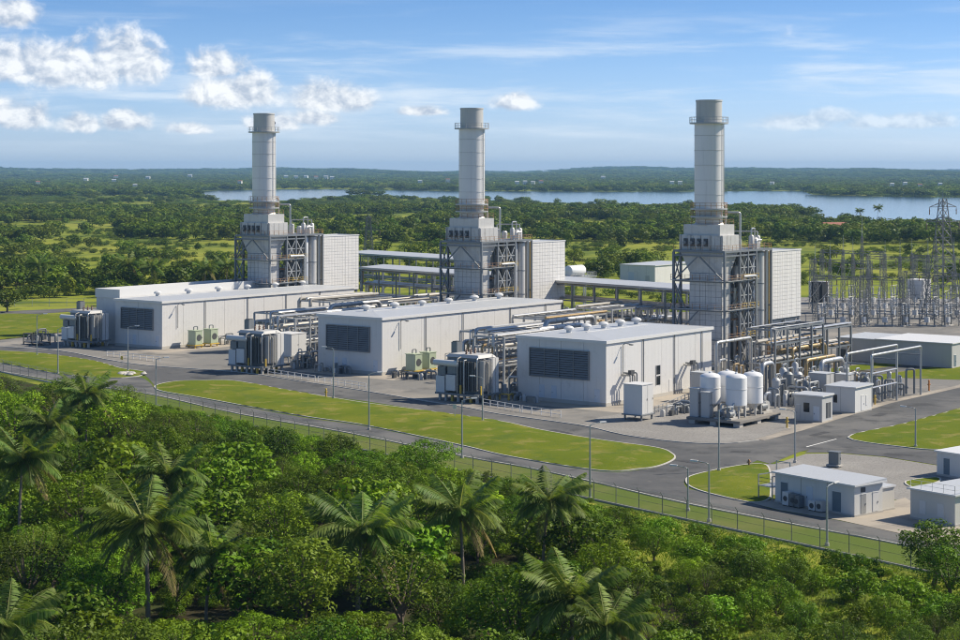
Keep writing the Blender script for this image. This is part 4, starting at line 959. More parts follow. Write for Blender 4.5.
# ---------------------------------------------------------------- lamp posts
def lamp(label, base, h, rot, grp):
    t = thing('lamp_post', label, 'lamp post', base, rot, grp)
    MB().tube((0,0,0),(0,0,0.35),0.24,10).build('base','plinth',t)
    MB().tube((0,0,0.35),(0,0,h),0.13,10,0.075).build('pole','galvanised',t)
    MB().pipe([(0,0,h-0.15),(0.25,0,h+0.08),(1.5,0,h+0.25)],0.05,8,0.2).build('arm','galvanised',t)
    hd = MB().hexa([(1.3,-0.14,h+0.18),(2.2,-0.16,h+0.24),(2.2,0.16,h+0.24),(1.3,0.14,h+0.18)],[(1.3,-0.1,h+0.34),(2.15,-0.12,h+0.36),(2.15,0.12,h+0.36),(1.3,0.1,h+0.34)]).build('lamp_head','cabinet_pale',t)
    MB().box(1.5,2.1,-0.1,0.1,h+0.16,h+0.2).build('lens','lamp_glass',hd)
    return t
LAMPS = [(37,356,8.8,0.2,'leftmost lamp post, on the far left lawn'),(58,374,8.8,0.2,'lamp post on the kerb of the narrow left lawn'),(128,371.5,8.8,0.1,'lamp post at the tip of the narrow left lawn'),
    (156,408,8.2,0.3,'lamp post by the fence at the left road junction'),(333.5,399,8.8,2.9,'lamp post on the upper edge of the long lawn, before the middle hall'),(369,430,8.6,0.3,'lamp post on the lower edge of the long lawn'),
    (482.5,422,7.0,2.8,'lamp post in front of the nearest transformer'),(462,458,8.0,0.3,'lamp post on the grass verge behind the tree crown'),(590,500,9.1,0.4,'tall lamp post by the fence below the nearest hall'),
    (719,471.5,8.2,0.4,'lamp post on the small lawn by the road junction'),(795,463,7.0,2.7,'lamp post behind the electrical building'),(915.5,447.5,5.6,2.8,'lamp post on the bright corner lawn'),
    (709,522,6.6,2.8,'short lamp post by the perimeter road, right one of two'),(688,511,5.0,2.8,'short lamp post by the perimeter road, left one of two'),(827,546,6.3,0.8,'short lamp post by the fence before the electrical building')]
for x, y, h, rz, lb in LAMPS: lamp(lb, G(x,y), h, rz, 'street lamps of the plant roads')
# ---------------------------------------------------------------- sheds, electrical building, low buildings
def shed(name, label, base, rot, L, W, H, wall='shed_wall', roof='roof_pale', over=0.3, slope=0.25, feats=(), panels=0):
    t = thing(name, label, 'building', base, rot)
    MB().box(0,L,0,W,0,H).build('wall',wall,t); MB().box(-0.06,L+0.06,-0.06,W+0.06,0,0.25).build('plinth','plinth',t)
    o = over
    rf = MB().hexa([(-o,-o,H),(L+o,-o,H),(L+o,W+o,H),(-o,W+o,H)],[(-o,-o,H+0.18),(L+o,-o,H+0.18+slope),(L+o,W+o,H+0.18+slope),(-o,W+o,H+0.18)]).build('roof',roof,t)
    tr = MB(); tr.box(-o-0.04,-o,-o,W+o,H+0.02,H+0.2); tr.box(-o-0.04,L+o,-o-0.04,-o,H+0.02,H+0.2); tr.build('roof_trim','trim_white',rf)
    for i in range(1,panels):
        y = W*i/panels; MB().box(-0.025,0.0,y-0.03,y+0.03,0.25,H).build('wall_joint','steel_pale',t)
    for side, a, b, z0, z1, mt, nm in feats:      # side 'f': wall facing -x, 'r': wall facing -y
        e = 0.045
        fx = (lambda d0, d1: (-d1,-d0,a,b)) if side == 'f' else (lambda d0, d1: (a,b,-d1,-d0))
        q = MB().box(*fx(0.002,e),z0,z1).build(nm,mt,t)
        if nm == 'door':
            c = MB(); c.box(*fx(0.002,e+0.03),z1,z1+0.08); c.build('door_head','trim_white',q)
            w = (b-a)*0.82+a; fy = (lambda d0, d1: (-d1,-d0,w,w+0.07)) if side == 'f' else (lambda d0, d1: (w,w+0.07,-d1,-d0))
            MB().box(*fy(e,e+0.06),z0+0.95,z0+1.15).build('handle','steel',q)
        if nm == 'window':
            c = MB(); c.box(*fx(0.002,e+0.04),z0-0.1,z0); c.build('sill','trim_white',q)
    return t
shed('equipment_shed','smaller grey shed with window and white door beside the tanks',G(822,423),UA,3.6,4.8,4.1,'cabinet_grey','roof_pale',0.25,0.1,[('f',2.2,3.2,1.5,3.0,'glass_dark','window'),('f',0.4,1.5,0.3,2.5,'door_pale','door'),('f',3.8,4.5,0.3,2.6,'cabinet_grey','door'),('r',1.4,2.2,0.6,3.0,'louvre_dark','vent'),('r',2.5,3.0,0.6,3.0,'louvre_dark','vent')])
shed('equipment_shed','larger pale grey shed at the roadside, right of the other',G(855,414),UA,6.2,5.2,4.2,'shed_wall','roof_pale',0.25,0.1,[('f',3.2,3.9,1.6,2.9,'glass_dark','window'),('r',2.2,3.3,0.3,2.7,'trim_white','door'),('r',4.0,4.6,1.0,2.7,'trim_white','hatch')],2)
eb = G(854.5,517.5); EA = FA-math.pi/2
shed('electrical_building','long grey electrical building with pale roof near the fence',eb,EA,5.0,12.2,3.55,'shed_wall','roof_pale',0.35,0.3,
     [('f',10.2,11.3,0.3,2.6,'door_blue','door'),('f',6.3,7.3,0.3,2.6,'door_pale','door'),('f',2.0,3.3,0.3,2.6,'door_blue','door'),('r',1.1,2.0,0.3,2.5,'steel_pale','door'),('r',3.2,4.2,0.3,2.5,'trim_white','door'),('r',1.1,1.9,2.75,3.3,'machine_dark','vent')],3)
def rel(o, rot, x, y, z=0.0): return Vector(o)+Vector((math.cos(rot)*x-math.sin(rot)*y, math.sin(rot)*x+math.cos(rot)*y, z))
shed('annexe','small beige lean-to behind the electrical building',rel(eb,EA,5.1,0.3),EA,2.4,4,2.7,'beige_wall','roof_pale',0.12,0.05)
wb = shed('flat_roofed_building','pale building with white railed roof at the right edge',G(955,527),EA,14,6.2,3.4,'beige_wall','roof_pale',0.3,0.0,[('r',1.2,2.4,0.3,2.5,'door_blue','door'),('f',4.0,4.9,0.8,2.3,'cabinet_pale','hatch'),('f',1.5,2.4,0.8,2.3,'cabinet_pale','hatch')])
rail(MB(),[(0,6.2,3.58),(0,0,3.58),(14,0,3.58)],0.95,0.025).build('roof_railing','cabinet_pale',wb)
shed('equipment_shed','small grey hut behind the railed building at the right edge',G(966,480),EA,6,4.6,3.1,'shed_wall','trim_white',0.25,0.1,[('f',2.6,3.5,0.3,2.4,'door_blue','door')])
# air conditioners and boxes along the electrical building
def ac(label, base, rot, w=1.1, h=1.3, mt='cabinet_pale'):
    t = thing('air_conditioner', label, 'air conditioner', base, rot, 'outdoor units at the electrical building')
    MB().box(-0.8,0,0,w,0.15,h).build('body',mt,t); MB().tube((-0.84,w/2,h*0.55),(-0.8,w/2,h*0.55),w*0.33,14).build('fan','machine_dark',t)
    for y in (0.1,w-0.1): MB().box(-0.75,-0.05,y-0.06,y+0.06,0,0.15).build('foot','machine_dark',t)
for k,(y,h,mt) in enumerate(((9.2,1.7,'cabinet_pale'),(8.1,1.6,'machine_grey'),(7.5,1.5,'machine_grey'),(5.1,1.2,'cabinet_pale'),(4.0,1.35,'cabinet_grey'))):
    ac(f'outdoor unit {("left of the pale door, outermost","left of the pale door, second","just left of the pale door","pale, right of the pale door","grey, left of the right dark door")[k]} of electrical building', rel(eb,EA,-0.25,y), EA, 0.95, h, mt)
t = thing('stair_frame','galvanised stair landing at the left end of electrical building','stairs',rel(eb,EA,0.2,12.9),EA)
for (x,y) in ((0,0),(0,2.2),(3.2,0),(3.2,2.2)): MB().beam((x,y,0),(x,y,4.4 if x else 3.0),0.12).build('post','galvanised',t)
MB().box(0,3.2,0,2.2,1.6,1.7).build('landing','galvanised',t)
for z in (3.0,4.3): MB().beam((3.2,0,z),(3.2,2.2,z),0.1).build('crossbar','galvanised',t)
for y in (0,2.2): MB().beam((0,y,2.95),(3.2,y,2.95),0.1).build('crossbar','galvanised',t); rail(MB(),[(0,2.2,1.7),(0,0,1.7)],0.95,0.03).build('railing','galvanised',t); rail(MB(),[(3.2,0,1.9),(3.2,2.2,1.9)],1.1,0.03).build('railing','galvanised',t)
cabinet('switch_cabinet','single grey box on the gravel behind the electrical building',G(838,468),0.8,1.4,0.35,2.0,'machine_grey',None,'plinth',doors=1)
# long low building at the right
cb = G(952,368.5)
t = shed('control_building','long low grey building with flat white roof at right',cb,UA,16,16.5,4.9,'cabinet_grey','trim_white',0.25,0.0,[('r',1.0,2.0,0.3,2.6,'door_blue','door'),('f',6.8,7.9,0.4,2.8,'cabinet_grey','door')],3)
shed('control_building','lower dull grey wing left of the long low building',plant(cb,1.0,16.8),UA,14,9.2,4.7,'cabinet_grey','roof_pale',0.15,0.0,[('f',7.0,8.2,0.8,2.4,'louvre_dark','vent')])
shed('store_building','white flat-roofed store far behind the pipe bridge',G(655,288.5),UA,26,14,7.6,'cladding_white','roof_pale',0.3,0.2,[('f',8.4,10.6,1.0,5.2,'door_pale','door'),('f',2.2,3.8,1.0,4.2,'cabinet_grey','door')],4)
t = thing('horizontal_vessel','white horizontal vessel on a railed stand right of middle filter house','vessel',zat(572,266,12),UA)
for (x,y) in ((0,0),(0,4),(7,0),(7,4),(12,0),(12,4)): MB().beam((x,y,0),(x,y,8.4),0.3).build('leg','steel_pale',t)
MB().box(-0.5,12.5,-0.4,4.4,8.4,8.7).build('platform','steel_pale',t)
MB().lathe([(0.5,0),(1.5,0.4),(1.6,0.6),(1.6,7.4),(1.5,7.6),(0.5,8)],20).build('shell','tank_white',t,(0.5,2,10.4),(0,R(90),0)); rail(MB(),[(-0.4,-0.3,8.7),(12.4,-0.3,8.7),(12.4,4.3,8.7)],1.1,0.05).build('railing','steel_pale',t)
bx = cabinet('cooler_unit','black finned cooler standing under the right-hand filter house',zat(822,287,7.4),3.4,3.2,3.0,8.6,'black_paint',None,'steel')
# ---------------------------------------------------------------- perimeter fence
t = thing('perimeter_fence','chain link perimeter fence with leaning post tops below the roads','fence',FS,math.atan2(fdir.y,fdir.x))
LF = (FE-FS).length; nf = int(LF/4.0)
pm = MB(); pm.tube((0,0,0),(0,0,2.3),0.05,6); pm.tube((0,0,2.28),(0,-0.35,2.7),0.04,6); pm = pm.mesh('post','lattice_grey')
for i in range(nf+1): put('post',pm,t,(i*LF/nf,0,0))
for z in (0.25,1.2,2.25): MB().tube((0,0.01,z),(LF,0.01,z),0.018,5).build('rail','lattice_grey',t)
for k in range(3): MB().tube((0,-0.12-0.1*k,2.42+0.11*k),(LF,-0.12-0.1*k,2.42+0.11*k),0.012,4).build('wire','galvanised',t)
MB().box(0,LF,-0.12,0.12,0,0.22).build('footing','plinth',t)
ms = MB(); q = 0.30
for k in range(int(LF/q)):                       # the diamond mesh as thin wires
    ms.beam((k*q,0.03,0.2),(k*q+2.0,0.03,2.2),0.004); ms.beam((k*q+2.0,0.035,0.2),(k*q,0.035,2.2),0.004)
tag(ms.build('mesh_wire','lattice_grey',t),None,None,None,'stuff')
t = thing('back_fence','grey wire fence behind the far left lawn','fence',G(-20,307),0.06)
for i in range(22): MB().tube((i*5,0,0),(i*5,0,2.4),0.07,6).build('post','galvanised',t)
for z in (0.3,1.3,2.3): MB().tube((0,0,z),(105,0,z),0.04,5).build('rail','galvanised',t)
# ---------------------------------------------------------------- signs, hydrants, bollards
def hydrant(label, base, mt='orange_paint', h=1.3):
    t = thing('hydrant', label, 'hydrant', base, 0.4, 'hydrants'); MB().lathe([(0.22,0),(0.22,0.1),(0.14,0.12),(0.14,h-0.2),(0.2,h-0.18),(0.12,h)],10).build('barrel',mt,t)
    MB().tube((-0.32,0,h*0.6),(0.32,0,h*0.6),0.09,8).build('outlet',mt,t); MB().box(-0.5,0.5,-0.4,0.4,-0.02,0.04).build('pad','plinth',t)
hydrant('orange hydrant at the roadside right of the pipe portal',G(929,391),'orange_paint',2.0)
hydrant('yellow hydrant on the gravel right of the tank slab',G(787,428),'yellow_paint',1.7)
hydrant('yellow hydrant between the larger shed and the pipe portal',G(875,405),'yellow_paint',1.7)
hydrant('small dull hydrant on the small lawn beside the lamp post',G(749,466),'rust_rail',0.9)
hydrant('yellow hydrant on the long lawn beside the front road',G(326,397.5),'yellow_paint',1.6)
for k,(x,y,lb) in enumerate(((455,418,'pale sign board on the lawn before the nearest transformer'),(122,367,'pale sign board at the narrow lawn tip'))):
    t = thing('sign_board',lb,'sign',G(x,y),EA); MB().beam((0,0,0),(0,0,2.2),0.08).build('post','galvanised',t); MB().box(-0.08,-0.04,-0.5,0.5,1.5,2.2).build('panel','yellow_paint' if k else 'cabinet_pale',t)
t = thing('rubble_heap','heap of pale stones at the tip of the narrow lawn','stones',G(133,375.5),0)
r9 = random.Random(9)
for k in range(12):
    m = MB(); s = r9.uniform(0.4,0.9); m.lathe([(s*0.7,0),(s,s*0.3),(s*0.6,s*0.7),(s*0.1,s*0.8)],7,(r9.uniform(-2.4,2.4),r9.uniform(-1.6,1.6),0.1)); m.build('stone','plinth',t)
t = thing('dumpster','dark open crate rack at the far left end of the yard','crate',G(40,346),UA)
MB().box(0,3,0,6,0.5,0.7).build('floor','machine_dark',t)
for (x,y) in ((0.1,0.1),(2.9,0.1),(0.1,5.9),(2.9,5.9),(0.1,3),(2.9,3)): MB().beam((x,y,0),(x,y,2.6),0.2).build('post','machine_dark',t)
for y in (0.1,5.9): MB().beam((0.1,y,2.5),(2.9,y,2.5),0.2).build('rail','machine_dark',t)
for x in (0.1,2.9): MB().beam((x,0.1,2.5),(x,5.9,2.5),0.2).build('rail','machine_dark',t)
# ---------------------------------------------------------------- substation and pylons
def lattice(h, w0, w1, n, r=0.07, br=0.045, power=1.0):
    m = MB(); q = []
    for k in range(n+1):
        f = k/n; w = (w0+(w1-w0)*f**power)/2; q.append([(sx*w,sy*w,h*f) for sx,sy in ((-1,-1),(1,-1),(1,1),(-1,1))])
    for k in range(n):
        for i in range(4):
            j = (i+1)%4
            m.beam(q[k][i],q[k+1][i],r*2); m.beam(q[k][i],q[k+1][j],br*2); m.beam(q[k][j],q[k+1][i],br*2)
            m.beam(q[k+1][i],q[k+1][j],br*2)
    return m
def mast(label, base, h):
    t = thing('lattice_mast', label, 'mast', base, UA, 'lattice masts of the substation')
    lattice(h*0.78,1.3,0.5,8,0.045,0.026).build('lattice','lattice_grey',t); MB().tube((0,0,h*0.77),(0,0,h),0.09,6,0.03).build('spike','galvanised',t)
    MB().box(-0.9,0.9,-0.9,0.9,0,0.25).build('footing','plinth',t); return t
def gantry(label, a, b, h):
    a, b = Vector(a), Vector(b); L = (b-a).length; t = thing('gantry', label, 'gantry', a, math.atan2((b-a).y,(b-a).x), 'substation gantries')
    for x in (0,L):
        o = lattice(h,1.3,0.9,7,0.045,0.028).build('tower','lattice_grey',t); o.location = (x,0,0)
    m = MB(); n = max(4,int(L/1.6))
    for y in (-0.4,0.4):
        for z in (h-0.9,h-0.1): m.beam((0,y,z),(L,y,z),0.13)
        for i in range(n): m.beam((L*i/n,y,h-0.9 if i%2 else h-0.1),(L*(i+1)/n,y,h-0.1 if i%2 else h-0.9),0.08)
    m.build('girder','lattice_grey',t)
    for i in range(1,4): MB().lathe([(0.12,-1.5),(0.16,-1.3),(0.1,-1.1),(0.16,-0.9),(0.1,-0.7),(0.16,-0.5),(0.05,0)],8,(L*i/4,0,h-0.9)).build('insulator','insulator',t)
    return t
def switchgear(label, base, rot):
    t = thing('switchgear', label, 'switchgear', base, rot, 'switchgear bays of the substation')
    MB().box(-2.6,2.6,-0.5,0.5,0,0.3).build('footing','plinth',t)
    for x in (-2,0,2):
        MB().beam((x,0,0.3),(x,0,3.2),0.26).build('post','lattice_grey',t)
        MB().lathe([(0.14,3.2),(0.28,3.3),(0.16,3.6),(0.28,3.9),(0.16,4.2),(0.28,4.5),(0.16,4.8),(0.26,5.1),(0.06,5.5),(0.06,5.9)],9,(x,0,0)).build('insulator','cabinet_grey',t)
    MB().beam((-2.4,0,3.1),(2.4,0,3.1),0.26).build('beam','galvanised',t); MB().tube((-2.4,0,5.9),(2.4,0,5.9),0.06,6).build('busbar','pipe_silver',t)
    MB().box(-0.6,0.6,-0.35,0.35,0.9,2.3).build('drive_box','cabinet_pale',t); return t
rs = random.Random(77)
row = ['front','second','third','back']
for j in range(4):
    for i in range(7):
        D = 468+j*24; px = 822+i*21+(j%2)*9
        if px > 975: continue
        switchgear(f'{row[j]}-row switchgear bay, {wds[i]} from the left in the substation', at(px,D), UA+ (math.pi/2 if (i+j)%2 else 0))
for k,(px,D,h) in enumerate(((815,520,19),(830,500,20),(843,540,21),(853,505,21.5),(862,545,26),(900,500,21),(928,490,22),(936,500,25),(954,492,22),(868,480,18),(912,535,20),(885,550,19))):
    mast(('slim mast right behind the white filter house','slim mast at the left end of the substation','slim mast left of the tall spike mast','mast just left of the tallest spike','tallest spike mast in the left half of substation','single mast in the middle of the substation','mast standing left of the big pylon','mast close beside the big pylon','mast right of the big pylon at the photo edge','short mast in front of the tallest spike','mast behind the switchgear left of the pylon','rear mast between middle mast and spike')[k], at(px,D), h)
gantry('long left gantry spanning the switchgear',at(812,525),at(870,512),14.5)
gantry('middle gantry spanning the switchgear',at(868,545),at(925,530),14.5)
gantry('front right gantry beside the big pylon',at(905,478),at(962,468),13.5)
gantry('rear right gantry behind the big pylon',at(915,560),at(975,545),14)
gantry('front left gantry nearest the black cooler',at(816,478),at(858,470),12.5)
gantry('front middle gantry over the switchgear',at(862,474),at(902,468),12.5)
gantry('rear left gantry behind the tallest spike',at(822,572),at(882,560),15)
for lb, c, s in (('white switch house at the left end of the substation',at(822,545),1.0),('white transformer house near the big pylon',at(923,540),1.15)):
    cabinet('switch_house',lb,c,5*s,4.4*s,2.0,6.4*s,'cladding_white',None,'steel')
def pylon(label, base, h, w0, rot):
    t = thing('pylon', label, 'pylon', base, rot, 'high-voltage pylons')
    lattice(h*0.93,w0,1.3,13,0.09,0.05,0.72).build('tower','lattice_grey',t)
    m = MB(); m.tube((0,0,h*0.92),(0,0,h),0.1,6,0.03); m.build('peak','galvanised',t)
    for z, w in ((h*0.87,4.6),(h*0.76,5.6)) if h > 25 else ((h*0.86,3.6),(h*0.72,4.4)):
        a = MB()
        for y in (-0.5,0.5):
            a.beam((-w,0,z),(0,y,z),0.14); a.beam((w,0,z),(0,y,z),0.14); a.beam((-w,0,z),(0,y,z+1.3),0.1); a.beam((w,0,z),(0,y,z+1.3),0.1)
        a.build('crossarm','lattice_grey',t)
        for x in (-w,w): MB().lathe([(0.05,-2),(0.16,-1.8),(0.08,-1.4),(0.16,-1.0),(0.08,-0.6),(0.05,0)],7,(x,0,z)).build('insulator','insulator',t)
def conductors(label, a, b, n, gap, sag, z0, z1):
    a, b = Vector(a), Vector(b); t = thing('power_line', label, 'power line', (a.x, a.y, 0), 0, 'overhead conductors'); d = b-a; q = Vector((-d.y, d.x, 0)).normalized()
    for k in range(n):
        o = q*(k-(n-1)/2)*gap; P = []
        for i in range(9):
            f = i/8; p = d*f+o; P.append((p.x, p.y, z0+(z1-z0)*f-sag*4*f*(1-f)))
        MB().pipe(P,0.06,4).build('wire','machine_dark',t)
conductors('overhead wires from left gantry to middle gantry',at(841,518),at(897,537),3,3.0,1.6,13.0,13.0)
conductors('overhead wires from middle gantry to the big pylon',at(897,537),at(943,474),3,2.4,2.4,13.0,24.0)
conductors('overhead wires between the two right gantries',at(934,473),at(945,552),3,3.2,1.8,12.4,12.8)
conductors('overhead wires leaving the big pylon to the right',at(943,474),at(1040,430),4,2.4,2.5,26.0,26.0)
conductors('overhead wires from the right-hand stack yard to the left gantry',at(818,430),at(841,518),3,3.0,1.5,9.0,13.0)
pylon('big lattice pylon rising above the substation at right',at(943,474),35,8.5,0.5)
pylon('small distant lattice pylon between the left and middle stacks',at(368.5,690),24,5.5,0.3)
# ---------------------------------------------------------------- vegetation
def leaf_quads(pos, nrm, L, Wd, rng, name, tint, droop=0.0):
    """One small folded leaf for each position."""
    n = len(pos); nrm = nrm/np.linalg.norm(nrm, axis=1, keepdims=True)
    ref = rng.normal(size=(n, 3)); a = np.cross(nrm, ref); a /= np.linalg.norm(a, axis=1, keepdims=True); b = np.cross(nrm, a)
    a[:, 2] -= droop; l = (L*rng.uniform(0.6, 1.35, n))[:, None]; w = l*Wd
    v = np.empty((n, 4, 3)); v[:, 0] = pos-a*l*0.5; v[:, 1] = pos+b*w*0.5+nrm*w*0.18; v[:, 2] = pos+a*l*0.5; v[:, 3] = pos-b*w*0.5+nrm*w*0.18
    return v.reshape(-1, 3), tint
def mesh_from_quads(name, v, tint, material):
    n = len(v)//4; me = bpy.data.meshes.new(name)
    me.vertices.add(n*4); me.vertices.foreach_set('co', v.astype(np.float32).ravel())
    me.loops.add(n*4); me.loops.foreach_set('vertex_index', np.arange(n*4, dtype=np.int32))
    me.polygons.add(n); me.polygons.foreach_set('loop_start', np.arange(0, n*4, 4, dtype=np.int32))
    me.update(calc_edges=True)
    at = me.attributes.new('tint', 'FLOAT', 'FACE'); at.data.foreach_set('value', tint.astype(np.float32))
    me.materials.append(MAT[material]); return me
def crown(name, seed, clumps, nleaf, leaf, rx, z0, z1, cr, material, shell=0.55, flat=1.0, wd=0.55):
    """Leaf clumps spread through a crown between heights z0 and z1 (tree height = 1)."""
    rng = np.random.default_rng(seed); C = []; Rr = []; tries = 0
    while len(C) < clumps and tries < 4000:
        tries += 1
        d = rng.normal(size=3); d /= np.linalg.norm(d); r = rng.uniform(shell, 1.0)
        zc, hz = (z0+z1)/2, (z1-z0)/2
        if d[2] < -0.55 and rng.random() < 0.7: continue
        q = rng.uniform(*cr); p = np.array([d[0]*r*(rx-q*0.7), d[1]*r*(rx-q*0.7), zc+d[2]*r*max(0.02, hz-q*0.7)])
        if any(np.linalg.norm(p-c) < 0.68*(q+s) for c, s in zip(C, Rr)) and tries < 2500: continue
        C.append(p); Rr.append(q)
    C = np.array(C); Rr = np.array(Rr); tone = rng.uniform(0, 1, len(C))
    k = rng.choice(len(C), size=nleaf*2, p=Rr**2/np.sum(Rr**2))
    d = rng.normal(size=(nleaf*2, 3)); d[:, 2] += 0.35; d /= np.linalg.norm(d, axis=1, keepdims=True)
    rad = Rr[k]*rng.uniform(0.72, 1.08, nleaf*2)*(1+0.18*np.sin(d[:, 0]*7+k)*np.cos(d[:, 1]*6+k*2))
    pos = C[k]+d*rad[:, None]*np.array([1, 1, flat])
    dist = np.min(np.linalg.norm(pos[:, None, :]-C[None], axis=2)/Rr[None], axis=1)
    keep = np.where((dist > 0.62) & (pos[:, 2] > 0.01))[0][:nleaf]
    pos, d, k = pos[keep], d[keep], k[keep]
    nr = d*1.0+rng.normal(size=d.shape)*0.38+np.array([0, 0, 0.25])
    tint = np.clip(tone[k]*0.72+rng.uniform(0, 0.45, len(k)), 0, 1)
    v, tint = leaf_quads(pos, nr, leaf, wd, rng, name, tint)
    return mesh_from_quads(name, v, tint, material), C
def trunk(name, C, z0, r, seed, material='bark'):
    rng = random.Random(seed); m = MB(); top = Vector((rng.uniform(-0.04,0.04), rng.uniform(-0.04,0.04), z0+0.12)); mid = Vector((rng.uniform(-0.03,0.03), rng.uniform(-0.03,0.03), z0*0.5))
    m.tube((0,0,-0.02), mid, r, 8, r*0.8); m.tube(mid, top, r*0.8, 8, r*0.62)
    for c in sorted(C, key=lambda c: -c[2])[:9]:
        c = Vector(c); b = mid.lerp(top, rng.uniform(0.35, 1.0)); e = b.lerp(c, 0.5)+Vector((0,0,-0.02)); m.tube(b, e, r*0.42, 6, r*0.28); m.tube(e, c, r*0.28, 5, r*0.1)
    return m.mesh(name, material)
PROTO = {}
def protos():
    spec = { # clumps, leaves, leaf size, radius, crown base, top, clump radius, material, variants, flat
        'broad':  (34, 5000, 0.033, 0.64, 0.36, 1.0, (0.10,0.19), 'leaf', 3, 0.55),
        'round':  (27, 4500, 0.036, 0.52, 0.12, 1.0, (0.11,0.20), 'leaf', 3, 0.85),
        'tall':   (32, 3800, 0.036, 0.40, 0.22, 1.0, (0.08,0.15), 'leaf_dark', 2, 1.0),
        'loose':  (26, 2600, 0.030, 0.50, 0.34, 1.0, (0.07,0.13), 'leaf_dark', 2, 0.8),
        'bigleaf':(20, 1900, 0.066, 0.50, 0.16, 1.0, (0.12,0.20), 'leaf', 2, 0.8),
        'fine':   (26, 4300, 0.024, 0.50, 0.25, 1.0, (0.08,0.18), 'leaf_fine', 2, 0.8),
        'bush':   (20, 1700, 0.078, 0.66, 0.0, 1.0, (0.15,0.27), 'leaf', 3, 0.9)}
    for kd, (nc, nl, lf, rx, z0, z1, cr, mt, nv, fl) in spec.items():
        PROTO[kd] = []
        for k in range(nv):
            cm, C = crown('crown', len(PROTO)*31+k*7+3, nc, nl, lf, rx, z0, z1, cr, mt, 0.55, fl)
            PROTO[kd].append((cm, trunk('trunk', C, max(z0,0.1), 0.035 if kd != 'bush' else 0.03, k+5)))
    for kd, (nc, nl, lf, rx, z0, z1, cr) in {'far_round': (11, 420, 0.125, 0.52, 0.10, 1.0, (0.2,0.32)), 'far_broad': (13, 480, 0.115, 0.68, 0.22, 1.0, (0.18,0.3)), 'far_tall': (10, 380, 0.115, 0.40, 0.15, 1.0, (0.15,0.26)), 'far_low': (10, 340, 0.15, 0.85, 0.0, 0.9, (0.25,0.4))}.items():
        cm, C = crown('crown', len(PROTO)*13+1, nc, nl, lf, rx, z0, z1, cr, 'leaf_far', 0.5, 0.9, 0.75)
        PROTO[kd] = [(cm, trunk('trunk', C, max(z0,0.1), 0.04, 3))]
protos()
TREES = []      # (root, kind, px, py, D) for labelling
def tree(kind, p, h, rnd, wide=1.0, name=None):
    cm, tm = rnd.choice(PROTO[kind]); nm = name or ('bush' if kind == 'bush' else 'broadleaf_tree')
    t = thing(nm, None, 'bush' if kind == 'bush' else 'tree', (p[0], p[1], 0), rnd.uniform(0, 6.28), None, (h*wide*rnd.uniform(0.92,1.08), h*wide*rnd.uniform(0.92,1.08), h))
    put('trunk', tm, t); put('crown', cm, t)
    return t
def fence_D(px): 
    y = 412+(px-185)*0.2163; return F*HC/(y-YH)
PALMS = [(148,540,157,1.12,'largest coconut palm, low in the left part of the thicket'),(206,566,160,0.80,'smaller palm just right of the largest palm'),(19,470,190,0.92,'palm near the left edge with a bare visible trunk'),
    (358,541,166,1.05,'wide coconut palm in the middle of the bottom half'),(463,521,173,0.92,'palm right of the wide central palm, before the leafy tree'),(543,511,180,0.82,'slender palm left of the tall fence lamp post'),(572,612,142,0.92,'palm cut off by the bottom edge, right of centre'),
    (86,402,262,0.9,'small palm high on the left near the fence'),(163,485,188,0.85,'shaded palm behind the largest palm'),(48,432,232,0.8,'dim palm tucked among trees at upper left'),(2,640,138,0.9,'palm crown in the bottom left corner'),(600,640,136,0.7,'low palm at the bottom edge right of centre')]
def palm_cap(px, D):
    """How high a plant may grow without hiding a palm behind it."""
    h = 99.0
    for (x, y, Dp, s, _l) in PALMS:
        if D < Dp+3 and abs(px-x) < 40*s*165/Dp: h = min(h, HC-(y+66*s*165/Dp-YH)*D/F)
        elif D < Dp+14 and abs(px-x) < 44*s*165/Dp: h = min(h, HC-(y+6-YH)*D/F)
    return h
rv = random.Random(2024)
placed = []
def try_place(p, w, k=0.40):
    for q, w2 in placed:
        if (q[0]-p[0])**2+(q[1]-p[1])**2 < (k*(w+w2))**2: return False
    placed.append((p, w)); return True
